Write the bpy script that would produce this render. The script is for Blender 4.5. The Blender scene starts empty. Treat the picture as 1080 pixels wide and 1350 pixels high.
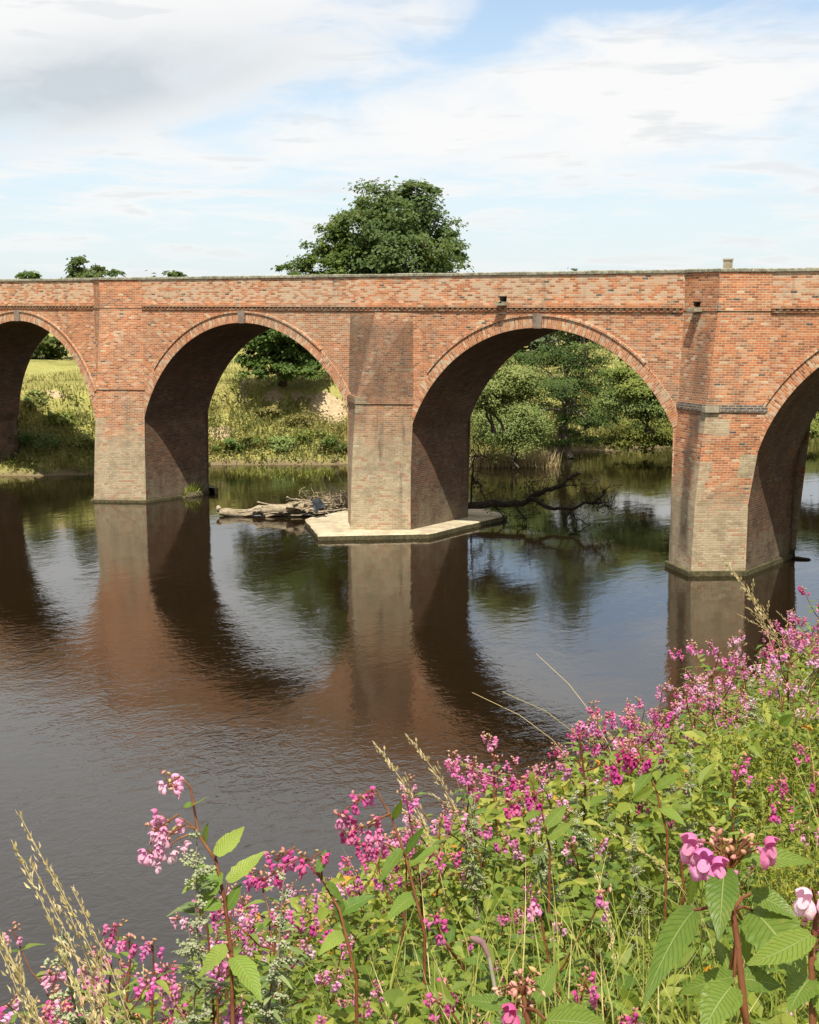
WATER_BUMP = 0.3; EXPOSURE = 0.7
import bpy, math, random
import numpy as np
from mathutils import Vector, Matrix
R = math.radians
random.seed(7); rng = np.random.default_rng(7)
scene = bpy.context.scene
COL = scene.collection

# ------------------------------------------------------------------ survey of the place
# metres; X runs along the bridge, Y across the river valley, Z up, water level at 0
EYE = np.array([0.0, 0.0, 8.8]); FOC = 1835.0; PITCH = math.atan(278.0 / FOC)
RGT = np.array([.807, .591, 0]); FWD = np.array([-.591, .807, 0])
RGT = RGT / np.linalg.norm(RGT); FWD = FWD / np.linalg.norm(FWD)
CF = FWD * math.cos(PITCH) - np.array([0, 0, math.sin(PITCH)])
CU = FWD * math.sin(PITCH) + np.array([0, 0, math.cos(PITCH)])
def sight(x, y): return CF * FOC + RGT * (x - 540) - CU * (y - 675)
def at_z(x, y, z=0.0):
    v = sight(x, y); return EYE + v * ((z - EYE[2]) / v[2])
def at_y(x, y, Y):
    v = sight(x, y); return EYE + v * (Y / v[1])
def at_d(x, y, d):
    v = sight(x, y); return EYE + v / np.linalg.norm(v) * d

# ------------------------------------------------------------------ mesh helpers
class MB:
    def __init__(s):
        s.V = []; s.F = []; s.R = []; s.U = []; s.M = []; s.n = 0
    def add(s, V, F, rnd=.5, mat=0, uv=None):
        V = np.asarray(V, float).reshape(-1, 3); F = np.asarray(F, int)
        s.V.append(V); s.F.append(F + s.n); s.M.append(mat)
        s.R.append(np.full(len(V), rnd) if np.isscalar(rnd) else np.asarray(rnd, float))
        s.U.append(np.zeros((len(V), 2)) if uv is None else np.asarray(uv, float).reshape(-1, 2))
        s.n += len(V)
    def quad(s, a, b, c, d, uv=None, mat=0, rnd=.5):
        s.add([a, b, c, d], [[0, 1, 2, 3]], rnd, mat, uv)
    def box(s, lo, hi, mat=0, rnd=.5, uvs=True):
        x0, y0, z0 = lo; x1, y1, z1 = hi
        for P, ax in (([(x0,y0,z0),(x1,y0,z0),(x1,y0,z1),(x0,y0,z1)], (0,2)), ([(x1,y1,z0),(x0,y1,z0),(x0,y1,z1),(x1,y1,z1)], (0,2)),
                  ([(x0,y1,z0),(x0,y0,z0),(x0,y0,z1),(x0,y1,z1)], (1,2)), ([(x1,y0,z0),(x1,y1,z0),(x1,y1,z1),(x1,y0,z1)], (1,2)),
                  ([(x0,y0,z1),(x1,y0,z1),(x1,y1,z1),(x0,y1,z1)], (0,1)), ([(x0,y1,z0),(x1,y1,z0),(x1,y0,z0),(x0,y0,z0)], (0,1))):
            s.quad(*P, uv=[(p[ax[0]], p[ax[1]]) for p in P], mat=mat, rnd=rnd)
    def tube(s, pts, rad, n=6, mat=0, rnd=.5, cap=True):
        P = np.asarray(pts, float); k = len(P)
        rad = np.full(k, rad) if np.isscalar(rad) else np.asarray(rad, float)
        T = np.gradient(P, axis=0); T /= np.linalg.norm(T, axis=1)[:, None] + 1e-12
        ref = np.array([0, 0, 1.0]) if abs(T[0][2]) < .9 else np.array([1.0, 0, 0])
        V = []; uv = []
        a = np.linspace(0, 2 * np.pi, n, endpoint=False)
        L = np.concatenate([[0], np.cumsum(np.linalg.norm(np.diff(P, axis=0), axis=1))])
        for i in range(k):
            A = np.cross(T[i], ref); A /= np.linalg.norm(A) + 1e-12; B = np.cross(T[i], A); ref = np.cross(A, T[i])
            V.append(P[i] + rad[i] * (np.cos(a)[:, None] * A + np.sin(a)[:, None] * B))
            uv += [(t / 6.283, L[i]) for t in a]
        V = np.concatenate(V)
        F = [[i*n+j, i*n+(j+1)%n, (i+1)*n+(j+1)%n, (i+1)*n+j] for i in range(k-1) for j in range(n)]
        s.add(V, F, rnd, mat, uv)
        if cap:
            s.add(V[-n:], [list(range(n))], rnd, mat); s.add(V[:n][::-1], [list(range(n))], rnd, mat)
    def kites(s, C, D, N, L, W, fold=.25, rnd=None, mat=0):
        C = np.asarray(C, float); n = len(C)
        D = D / (np.linalg.norm(D, axis=1)[:, None] + 1e-9)
        S = np.cross(D, N); S /= np.linalg.norm(S, axis=1)[:, None] + 1e-9
        N = np.cross(S, D)
        L = np.broadcast_to(L, n)[:, None]; W = np.broadcast_to(W, n)[:, None]
        V = np.empty((n, 4, 3))
        V[:, 0] = C; V[:, 2] = C + D * L - N * L * .12
        V[:, 1] = C + D * L * .45 + S * W * .5 + N * W * fold; V[:, 3] = C + D * L * .45 - S * W * .5 + N * W * fold
        i = np.arange(n)[:, None] * 4
        F = np.concatenate([i + [0, 1, 2], i + [0, 2, 3]])
        r = np.repeat(rng.random(n) if rnd is None else np.broadcast_to(rnd, n), 4)
        s.add(V.reshape(-1, 3), F, r, mat)
    def leaves(s, C, D, N, L, W, fold=.2, rnd=None, mat=0):
        # pointed oval leaves, folded on the midrib and drooping at the tip
        C = np.asarray(C, float); n = len(C)
        D = D / (np.linalg.norm(D, axis=1)[:, None] + 1e-9)
        S = np.cross(D, N); S /= np.linalg.norm(S, axis=1)[:, None] + 1e-9
        N = np.cross(S, D); dr = rng.uniform(.05, .4, n)[:, None]
        L = np.broadcast_to(L, n)[:, None]; W = np.broadcast_to(W, n)[:, None]
        V = np.empty((n, 11, 3))
        for k, (q, w) in enumerate(((.14, .55), (.4, 1.0), (.72, .62))):
            c = C + D * L * q - N * L * dr * q * q
            V[:, k*3] = c + S * W * w * .5 + N * W * w * fold; V[:, k*3+1] = c; V[:, k*3+2] = c - S * W * w * .5 + N * W * w * fold
        V[:, 9] = C; V[:, 10] = C + D * L - N * L * dr
        i = np.arange(n)[:, None] * 11
        r = np.repeat(rng.random(n) if rnd is None else np.broadcast_to(rnd, n), 11)
        s.add(V.reshape(-1, 3), np.concatenate([i + q for q in ([0, 1, 4, 3], [1, 2, 5, 4], [3, 4, 7, 6], [4, 5, 8, 7])]), r, mat)
        s.F.append(np.concatenate([i + q for q in ([9, 1, 0], [9, 2, 1], [6, 7, 10], [7, 8, 10])]) + (s.n - n * 11)); s.M.append(mat)
    def blades(s, C, D, L, W, bend, rnd=None, mat=0):
        # grass blades: three narrowing segments bending along bend
        C = np.asarray(C, float); n = len(C)
        S = np.cross(D, bend); S /= np.linalg.norm(S, axis=1)[:, None] + 1e-9
        L = np.broadcast_to(L, n)[:, None]; W = np.broadcast_to(W, n)[:, None]
        V = np.empty((n, 7, 3))
        for k, (t, w) in enumerate(((0, 1), (.4, .85), (.75, .55))):
            P = C + D * L * t + bend * L * t * t
            V[:, 2*k] = P - S * W * w * .5; V[:, 2*k+1] = P + S * W * w * .5
        V[:, 6] = C + D * L + bend * L
        i = np.arange(n)[:, None] * 7
        r = np.repeat(rng.random(n) if rnd is None else np.broadcast_to(rnd, n), 7)
        s.add(V.reshape(-1, 3), np.concatenate([i + [0, 1, 3, 2], i + [2, 3, 5, 4]]), r, mat)
        s.add(V[:, 4:7].reshape(-1, 3), np.arange(n)[:, None] * 3 + [0, 1, 2], r.reshape(n, 7)[:, :3].ravel(), mat)
    def build(s, name, mats, parent=None, smooth=False):
        me = bpy.data.meshes.new(name)
        V = np.concatenate(s.V); Rr = np.concatenate(s.R); U = np.concatenate(s.U)
        idx = np.concatenate([f.ravel() for f in s.F])
        cnt = np.concatenate([np.full(len(f), f.shape[1]) for f in s.F])
        mi = np.concatenate([np.full(len(f), m) for f, m in zip(s.F, s.M)])
        me.vertices.add(len(V)); me.vertices.foreach_set('co', V.ravel())
        me.loops.add(len(idx)); me.loops.foreach_set('vertex_index', idx.astype(np.int32))
        me.polygons.add(len(cnt)); me.polygons.foreach_set('loop_start', np.concatenate([[0], np.cumsum(cnt)[:-1]]).astype(np.int32))
        me.polygons.foreach_set('material_index', mi.astype(np.int32))
        me.polygons.foreach_set('use_smooth', np.full(len(cnt), smooth))
        uv = me.uv_layers.new(name='UVMap'); uv.data.foreach_set('uv', U[idx].ravel().astype(np.float32))
        at = me.attributes.new('rnd', 'FLOAT', 'POINT'); at.data.foreach_set('value', Rr.astype(np.float32))
        for m in (mats if isinstance(mats, (list, tuple)) else [mats]): me.materials.append(m)
        me.update(calc_edges=True)
        o = bpy.data.objects.new(name, me); COL.objects.link(o)
        if parent is not None: o.parent = parent
        return o

def tag(o, label, cat, group=None, kind=None):
    o['label'] = label; o['category'] = cat
    if group: o['group'] = group
    if kind: o['kind'] = kind
    return o
def thing(name, label, cat, loc=(0, 0, 0), group=None):
    o = bpy.data.objects.new(name, None); COL.objects.link(o); o.location = loc; o.empty_display_size = .2
    return tag(o, label, cat, group)
def dup(root, loc, rz=0, sc=1.0, label=None, group=None, tilt=(0, 0)):
    r = root.copy(); COL.objects.link(r); r.location = loc; r.rotation_euler = (tilt[0], tilt[1], rz); r.scale = (sc, sc, sc)
    if label: r['label'] = label
    if group: r['group'] = group
    for ch in list(root.children):
        c = ch.copy(); COL.objects.link(c); c.parent = r
        for g in list(ch.children):
            d = g.copy(); COL.objects.link(d); d.parent = c
    return r
def rdir(n):
    v = rng.normal(size=(n, 3)); return v / np.linalg.norm(v, axis=1)[:, None]

# ------------------------------------------------------------------ node helpers
class NT:
    def __init__(s, nt): s.nt = nt; s.L = nt.links
    def n(s, t, **kw):
        o = s.nt.nodes.new(t)
        for k, v in kw.items(): setattr(o, k, v)
        return o
    def put(s, sock, v):
        if hasattr(v, 'is_output') or isinstance(v, bpy.types.NodeSocket): s.L.new(v, sock)
        elif v is not None: sock.default_value = v
    def m(s, op, a, b=None, c=None, clamp=False):
        o = s.n('ShaderNodeMath', operation=op); o.use_clamp = clamp
        s.put(o.inputs[0], a); s.put(o.inputs[1], b); s.put(o.inputs[2], c); return o.outputs[0]
    def vm(s, op, a, b=None):
        o = s.n('ShaderNodeVectorMath', operation=op); s.put(o.inputs[0], a); s.put(o.inputs[1], b)
        return o.outputs['Value'] if op in ('DOT_PRODUCT', 'LENGTH', 'DISTANCE') else o.outputs[0]
    def xyz(s, x, y, z=0.0):
        o = s.n('ShaderNodeCombineXYZ'); s.put(o.inputs[0], x); s.put(o.inputs[1], y); s.put(o.inputs[2], z); return o.outputs[0]
    def sep(s, v):
        o = s.n('ShaderNodeSeparateXYZ'); s.put(o.inputs[0], v); return o.outputs
    def noise(s, vec, scale=1.0, detail=3.0, rough=.5, dist=0.0):
        o = s.n('ShaderNodeTexNoise'); s.put(o.inputs['Vector'], vec)
        o.inputs['Scale'].default_value = scale; o.inputs['Detail'].default_value = detail
        o.inputs['Roughness'].default_value = rough; o.inputs['Distortion'].default_value = dist; return o.outputs[0]
    def white(s, vec):
        o = s.n('ShaderNodeTexWhiteNoise', noise_dimensions='2D'); s.put(o.inputs['Vector'], vec); return o.outputs['Value']
    def mr(s, v, a, b, c=0.0, d=1.0, smooth=True):
        o = s.n('ShaderNodeMapRange'); o.interpolation_type = 'SMOOTHSTEP' if smooth else 'LINEAR'
        s.put(o.inputs[0], v); s.put(o.inputs[1], a); s.put(o.inputs[2], b); s.put(o.inputs[3], c); s.put(o.inputs[4], d); return o.outputs[0]
    def mix(s, f, a, b, blend='MIX'):
        o = s.n('ShaderNodeMix', data_type='RGBA', blend_type=blend)
        s.put(o.inputs[0], f)
        for k, v in ((6, a), (7, b)):
            if isinstance(v, tuple) and len(v) == 3: v = v + (1,)
            s.put(o.inputs[k], v)
        return o.outputs[2]
    def ramp(s, f, stops, const=False):
        o = s.n('ShaderNodeValToRGB'); e = o.color_ramp.elements
        o.color_ramp.interpolation = 'CONSTANT' if const else 'LINEAR'
        while len(e) < len(stops): e.new(.5)
        for k, (p, c) in enumerate(stops): e[k].position = p; e[k].color = tuple(c) + (1,)
        s.put(o.inputs[0], f); return o.outputs[0]
    def bump(s, h, strength=.3, dist=.01):
        o = s.n('ShaderNodeBump'); s.put(o.inputs['Height'], h); o.inputs['Strength'].default_value = strength
        o.inputs['Distance'].default_value = dist; return o.outputs[0]
    def attr(s, name): return s.n('ShaderNodeAttribute', attribute_name=name).outputs['Fac']
    def pos(s): return s.n('ShaderNodeNewGeometry').outputs['Position']
    def uv(s): return s.n('ShaderNodeTexCoord').outputs['UV']

def new_mat(name):
    m = bpy.data.materials.new(name); m.use_nodes = True
    t = NT(m.node_tree); b = m.node_tree.nodes['Principled BSDF']
    return m, t, b

def brick_mat(name, eff=.25, silt=None, soft=1.0, quoin=0.0, darken=0.0, stain=.4, lichen=0.0, dark=1.0, blue=.985, patches=(), mono=None, streaks=()):
    m, t, b = new_mat(name)
    u, v, _ = t.sep(t.uv()); P = t.pos(); X, Y, Z = t.sep(P)
    row = t.m('FLOOR', t.m('DIVIDE', v, .076))
    uu = t.m('ADD', t.m('DIVIDE', u, .228), t.m('MULTIPLY', t.m('MODULO', t.m('ABSOLUTE', row), 2.0), .5))
    col = t.m('FLOOR', uu)
    cell = t.xyz(col, row)
    rv = t.white(cell); rv2 = t.white(t.xyz(t.m('ADD', col, 31.7), t.m('ADD', row, 11.3)))
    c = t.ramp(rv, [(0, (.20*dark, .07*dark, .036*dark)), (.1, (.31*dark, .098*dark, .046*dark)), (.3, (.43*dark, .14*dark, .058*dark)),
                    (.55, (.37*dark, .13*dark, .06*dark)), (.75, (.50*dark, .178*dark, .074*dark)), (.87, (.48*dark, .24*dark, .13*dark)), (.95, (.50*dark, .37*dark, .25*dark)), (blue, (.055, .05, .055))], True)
    if mono: c = t.mix(rv, mono, tuple(x * 2.2 for x in mono))
    big = t.noise(P, .45, 4, .6); mid = t.noise(P, 1.7, 4, .65)
    # efflorescence: pale salts in cloudy patches, brick by brick
    e = t.mr(t.m('ADD', t.m('MULTIPLY', big, .9), t.m('ADD', t.m('MULTIPLY', mid, .6), t.m('MULTIPLY', rv2, .75))), 1.5 - eff * .7, 1.85 - eff * .7)
    c = t.mix(t.mr(t.m('ADD', t.noise(P, .33, 5, .7, .5), t.m('MULTIPLY', t.m('SUBTRACT', rv2, .5), .12)), .48, .66, 0, .5), c, (.2 * dark, .145 * dark, .105 * dark))
    c = t.mix(t.mr(t.noise(P, .8, 3, .6, .4), .52, .68, 0, .55), c, (.24 * dark, .085 * dark, .045 * dark))
    c = t.mix(t.m('MULTIPLY', e, .7), c, (.52, .40, .29))
    fine = t.noise(P, 14, 3, .7)
    c = t.mix(t.mr(fine, .35, .75, 0, .22), c, (.46, .33, .23))
    # mortar
    fu = t.m('ABSOLUTE', t.m('SUBTRACT', t.m('FRACT', uu), .5)); fv = t.m('ABSOLUTE', t.m('SUBTRACT', t.m('FRACT', t.m('DIVIDE', v, .076)), .5))
    mort = t.m('MAXIMUM', t.mr(fu, .455, .485), t.mr(fv, .38, .45))
    mort = t.m('MULTIPLY', mort, t.mr(t.noise(P, 5, 2), .25, .55, .45, .95))
    c = t.mix(mort, c, (.54 * (.4 + .6 * dark), .43 * (.4 + .6 * dark), .28 * (.4 + .6 * dark)))
    h = t.m('SUBTRACT', t.m('MULTIPLY', fine, .5), mort)
    if silt is not None:
        lim = t.m('ADD', t.m('MULTIPLY', t.m('SUBTRACT', big, .5), 3.0), t.m('ADD', t.m('MULTIPLY', t.m('SUBTRACT', rv2, .5), 1.0), t.m('MULTIPLY', t.m('SUBTRACT', mid, .5), 3.2)))
        sm = t.mr(t.m('ADD', Z, lim), silt + soft, silt - soft)
        if quoin:
            blk = t.white(t.xyz(t.m('FLOOR', t.m('DIVIDE', v, .31)), 3.0))
            q = t.m('LESS_THAN', t.m('ABSOLUTE', t.m('ADD', u, .02)), t.m('ADD', .14, t.m('MULTIPLY', blk, .36)))
            q = t.m('MULTIPLY', q, t.m('LESS_THAN', Z, t.m('ADD', quoin, t.m('MULTIPLY', blk, .3))))
            q = t.m('MULTIPLY', q, t.m('GREATER_THAN', blk, .22))
            sm = t.m('MAXIMUM', sm, t.m('MULTIPLY', q, .92))
        for (u0, u1, v0, v1) in patches:
            w = t.m('MULTIPLY', t.m('SUBTRACT', mid, .5), .25)
            q = t.m('MULTIPLY', t.m('MULTIPLY', t.m('GREATER_THAN', t.m('ADD', u, w), u0), t.m('LESS_THAN', t.m('ADD', u, w), u1)),
                    t.m('MULTIPLY', t.m('GREATER_THAN', t.m('ADD', v, w), v0), t.m('LESS_THAN', t.m('ADD', v, w), v1)))
            sm = t.m('MAXIMUM', sm, q)
        sc = t.mix(t.mr(mid, .3, .7), (.33, .272, .18), (.46, .385, .265))
        sc = t.mix(t.mr(t.noise(P, 9, 4, .7), .45, .8, 0, .5), sc, (.26, .2, .13))
        sc = t.mix(t.mr(t.noise(P, 1.3, 5, .7), .48, .66, 0, .6), sc, (.215, .18, .125)); sc = t.mix(t.m('MULTIPLY', mort, t.mr(t.noise(P, 2.4, 3, .6), .38, .62, .05, .85)), sc, (.15, .11, .07)); sc = t.mix(t.mr(rv, .0, .3, .4, 0), sc, (.2, .15, .09)); sc = t.mix(t.mr(rv2, .8, 1.0, 0, .6), sc, (.5, .42, .3)); sc = t.mix(t.m('MULTIPLY', t.m('GREATER_THAN', t.m('MULTIPLY', rv2, t.m('ADD', mid, .35)), .8), .7), sc, (.3, .13, .075))
        sc = t.mix(t.mr(t.m('ADD', Z, t.m('MULTIPLY', mid, .3)), .42, .12, 0, .8), sc, (.07, .06, .03))
        c = t.mix(t.m('MULTIPLY', sm, .93), c, sc)
    # long damp run-off stains
    st = t.noise(t.xyz(t.m('MULTIPLY', X, 1.6), t.m('MULTIPLY', Y, 1.6), t.m('MULTIPLY', Z, .22)), 1.0, 4, .6)
    c = t.mix(t.mr(st, .56, .76, 0, stain), c, (.085, .066, .048))
    if darken: c = t.mix(t.mr(mid, .2, .8, darken * .6, darken), c, (.035, .026, .02))  # mottled darkening of the soffit brick towards near black
    if lichen:
        li = t.m('MULTIPLY', t.mr(t.noise(P, 2.6, 5, .75), .62, .68), t.mr(t.noise(P, .5, 2), .5, .6))
        c = t.mix(t.m('MULTIPLY', li, lichen), c, (.5, .26, .03))
    for (u0, u1, v0, v1, sg_) in streaks:
        w_ = t.m('MULTIPLY', t.m('SUBTRACT', st, .5), .7); uw = t.m('ADD', u, w_)
        q = t.m('MULTIPLY', t.m('MULTIPLY', t.mr(uw, u0 - .18, u0 + .12), t.mr(uw, u1 + .18, u1 - .12)), t.m('MULTIPLY', t.mr(t.m('ADD', v, w_), v0 - .3, v0 + .4), t.mr(t.m('ADD', v, w_), v1 + .4, v1 - .3)))
        c = t.mix(t.m('MULTIPLY', q, t.mr(mid, .25, .7, sg_ * .5, sg_)), c, (.075, .056, .042))
    sm2 = t.mr(t.m('ADD', t.noise(P, 3.2, 5, .75), t.m('MULTIPLY', big, .4)), .8, .94, 0, .5)
    c = t.mix(sm2, c, (.47 * dark, .38 * dark, .27 * dark))
    t.put(b.inputs['Base Color'], c); b.inputs['Roughness'].default_value = .93; b.inputs['Specular IOR Level'].default_value = .25
    t.put(b.inputs['Normal'], t.bump(h, .55, .012))
    return m

def plain_mat(name, c1, c2, scale=6.0, rough=.9, bump=.4, bd=.01, spots=None, stretch=(1, 1, 1)):
    m, t, b = new_mat(name)
    P = t.vm('MULTIPLY', t.n('ShaderNodeTexCoord').outputs['Object'], stretch)
    n1 = t.noise(P, scale, 5, .65); n2 = t.noise(P, scale * .2, 3, .6)
    c = t.mix(t.mr(n1, .3, .7), c1, c2)
    c = t.mix(t.mr(n2, .4, .7, 0, .45), c, tuple(x * .55 for x in c1))
    if spots: c = t.mix(t.mr(t.noise(P, scale * 1.7, 4, .7), .58, .68), c, spots)
    t.put(b.inputs['Base Color'], c); b.inputs['Roughness'].default_value = rough; b.inputs['Specular IOR Level'].default_value = .2
    t.put(b.inputs['Normal'], t.bump(n1, bump, bd)); return m

def leaf_mat(name, stops, transl=.35, rough=.55, objvar=.12, veins=False, spec=.3, petal=False):
    m, t, b = new_mat(name)
    r = t.attr('rnd')
    c = t.ramp(r, stops)
    if petal:
        P_ = t.n('ShaderNodeTexCoord').outputs['Object']; nz = t.noise(P_, 170, 3, .6)
        c = t.mix(t.mr(nz, .4, .8, 0, .28), c, stops[-1][1]); c = t.mix(t.mr(t.noise(P_, 420, 2, .5), .64, .74, 0, .45), c, tuple(x * .7 for x in stops[-1][1]))
        t.put(b.inputs['Normal'], t.bump(nz, .35, .003))
    oi = t.n('ShaderNodeObjectInfo').outputs['Random']
    hsv = t.n('ShaderNodeHueSaturation'); t.put(hsv.inputs['Color'], c)
    t.put(hsv.inputs['Hue'], t.mr(oi, 0, 1, .5 - objvar * .12, .5 + objvar * .12, False))
    t.put(hsv.inputs['Value'], t.mr(t.white(t.xyz(oi, 2.0)), 0, 1, 1 - objvar, 1 + objvar, False))
    c = hsv.outputs[0]
    if veins:
        u, v, _ = t.sep(t.uv())
        w = t.m('ABSOLUTE', t.m('SUBTRACT', t.m('FRACT', t.m('MULTIPLY', t.m('SUBTRACT', u, t.m('MULTIPLY', t.m('ABSOLUTE', v), .2)), 13.0)), .5))
        vein = t.mr(w, .36, .5); rib = t.mr(t.m('ABSOLUTE', v), .07, .03)
        c = t.mix(t.m('MULTIPLY', vein, .22), c, (.2, .28, .07)); c = t.mix(t.m('MULTIPLY', rib, .5), c, (.32, .38, .14))
        t.put(b.inputs['Normal'], t.bump(t.m('SUBTRACT', 1.0, t.m('MAXIMUM', vein, rib)), .6, .004))
        P_ = t.n('ShaderNodeTexCoord').outputs['Object']; c = t.mix(t.mr(t.noise(P_, 55, 3, .6), .62, .72, 0, .6), c, (.2, .17, .05)); c = t.mix(t.mr(t.noise(P_, 14, 3, .6), .4, .7, 0, .3), c, (.19, .24, .05))
    t.put(b.inputs['Base Color'], c); b.inputs['Roughness'].default_value = rough; b.inputs['Specular IOR Level'].default_value = spec
    if transl:
        tr = t.n('ShaderNodeBsdfTranslucent'); t.put(tr.inputs['Color'], t.mix(.35, c, (.35, .42, .03), 'MIX') if .2 < transl < .44 else c)
        mx = t.n('ShaderNodeMixShader'); mx.inputs[0].default_value = transl
        t.L.new(b.outputs[0], mx.inputs[1]); t.L.new(tr.outputs[0], mx.inputs[2])
        t.L.new(mx.outputs[0], m.node_tree.nodes['Material Output'].inputs['Surface'])
    return m

MAT = {}
MAT['spandrel'] = brick_mat('spandrel_brick', eff=.3, stain=.45, lichen=.3)
MAT['parapet'] = brick_mat('parapet_brick', eff=.78, stain=.45, blue=.965)
MAT['refuge'] = brick_mat('refuge_brick', eff=.05, stain=.3)
MAT['soffit'] = brick_mat('soffit_brick', eff=.2, darken=.84, stain=.5, dark=.6, silt=.8, soft=.9)
MAT['ring'] = brick_mat('arch_ring_brick', eff=.5, stain=.15, lichen=.8, blue=.998)
MAT['pier_a'] = brick_mat('pier_brick', eff=.3, silt=2.9, soft=.7, quoin=4.5, stain=.25)
MAT['pier_b'] = brick_mat('weathered_pier_brick', eff=.2, silt=4.0, soft=2.0, quoin=5.1, stain=.85, dark=.62, streaks=((-2.2, 2.2, 5.1, 8.0, .62), (-.5, .5, 4.0, 5.2, .4)))
MAT['pier_c'] = brick_mat('patched_pier_brick', eff=.18, silt=2.7, soft=.7, quoin=5.2, stain=.55, patches=((.3, .8, 4.55, 5.1), (1.25, 2.0, 3.2, 3.95)), streaks=((-1.0, -.45, .6, 5.2, .95), (-1.0, -.35, 5.6, 7.9, .45)))
MAT['coping'] = plain_mat('coping_stone', (.13, .125, .085), (.34, .32, .25), 9, spots=(.5, .48, .4))
MAT['stone'] = plain_mat('weathered_stone', (.26, .225, .16), (.4, .35, .26), 7)
MAT['keystone'] = plain_mat('keystone', (.16, .12, .1), (.28, .22, .17), 8)
MAT['blue'] = brick_mat('blue_brick', eff=-.2, stain=.1, mono=(.035, .036, .046))
MAT['slab'] = plain_mat('footing_concrete', (.3, .25, .17), (.5, .425, .31), 2.6, spots=(.26, .215, .14))
MAT['algae'] = plain_mat('algae_stone', (.05, .045, .022), (.13, .11, .06), 9)
MAT['road'] = plain_mat('road_surface', (.05, .05, .05), (.08, .08, .08), 12)
MAT['hole'] = plain_mat('drain_dark', (.008, .007, .006), (.015, .013, .012), 10)
MAT['bark'] = plain_mat('bark', (.05, .038, .026), (.12, .1, .075), 8, stretch=(1, 1, .2))
MAT['palebark'] = plain_mat('pale_bark', (.12, .1, .075), (.3, .26, .2), 8, stretch=(1, 1, .25))
MAT['driftwood'] = plain_mat('driftwood', (.17, .13, .08), (.42, .35, .25), 9, bump=1.0, stretch=(.4, 2.2, 2.2))
MAT['deadwood'] = plain_mat('dead_wood', (.018, .014, .009), (.05, .04, .026), 9)
MAT['plastic'] = plain_mat('dark_sheet', (.012, .014, .018), (.03, .035, .045), 8, rough=.35)
G = lambda *a: [(i / (len(a) - 1), c) for i, c in enumerate(a)]
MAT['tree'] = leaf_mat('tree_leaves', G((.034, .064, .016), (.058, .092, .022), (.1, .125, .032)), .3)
MAT['tree_lime'] = leaf_mat('bright_tree_leaves', G((.04, .085, .015), (.075, .13, .023), (.12, .175, .032)), .35)
MAT['alder'] = leaf_mat('riverside_tree_leaves', G((.034, .066, .015), (.066, .108, .022), (.115, .16, .036)), .3)
MAT['willow'] = leaf_mat('willow_leaves', G((.11, .16, .04), (.19, .25, .07), (.29, .32, .11)), .3)
MAT['shrub'] = leaf_mat('shrub_leaves', G((.08, .115, .022), (.16, .19, .036), (.27, .26, .06)), .3)
MAT['farleaf'] = leaf_mat('far_leaves', G((.06, .085, .04), (.085, .115, .05), (.11, .135, .06)), .2)
MAT['rough'] = leaf_mat('rough_grass', G((.075, .09, .022), (.145, .14, .036), (.24, .19, .065), (.36, .28, .14)), .3, objvar=0)
MAT['dry'] = leaf_mat('dry_grass', G((.3, .23, .1), (.5, .4, .2), (.64, .54, .32)), .25, objvar=.1)
MAT['grass'] = leaf_mat('bank_grass_blades', G((.08, .145, .018), (.17, .22, .03), (.32, .32, .07), (.52, .44, .2)), .4, objvar=0)
MAT['under'] = leaf_mat('undergrowth_leaves', [(0, (.075, .135, .016)), (.5, (.19, .235, .032)), (.85, (.36, .35, .07)), (.955, (.24, .25, .04)), (.985, (.55, .3, .02)), (1, (.6, .25, .03))], .4, objvar=0)
MAT['balsam'] = leaf_mat('balsam_leaves', G((.07, .135, .02), (.15, .22, .032), (.27, .32, .06)), .35, veins=True, rough=.45)
MAT['balsam_stem'] = plain_mat('balsam_stem', (.11, .028, .017), (.2, .09, .035), 14, rough=.4, bump=.1)
MAT['green_stem'] = plain_mat('green_stem', (.12, .16, .03), (.2, .22, .06), 9, rough=.5, bump=.1)
MAT['fl_pale'] = leaf_mat('pale_pink_petals', G((.82, .64, .73), (.76, .42, .6), (.58, .16, .4)), .45, rough=.8, spec=.1, petal=True)
MAT['fl_pink'] = leaf_mat('pink_petals', G((.84, .52, .7), (.7, .21, .46), (.48, .06, .27)), .45, rough=.8, spec=.1, petal=True)
MAT['fl_mag'] = leaf_mat('magenta_petals', G((.76, .33, .54), (.64, .1, .33), (.42, .03, .19)), .45, rough=.8, spec=.1, petal=True)
MAT['bud'] = leaf_mat('flower_buds', G((.5, .3, .22), (.48, .16, .17), (.36, .28, .1)), .2)
MAT['mug'] = leaf_mat('mugwort_flowers', G((.26, .3, .16), (.36, .39, .23), (.46, .45, .28)), .25)
MAT['mugleaf'] = leaf_mat('mugwort_leaves', G((.11, .15, .05), (.16, .2, .075), (.24, .27, .12)), .3)
MAT['gold'] = leaf_mat('yellow_flower_sprays', G((.12, .17, .02), (.2, .22, .028), (.32, .29, .035)), .3)

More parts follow.
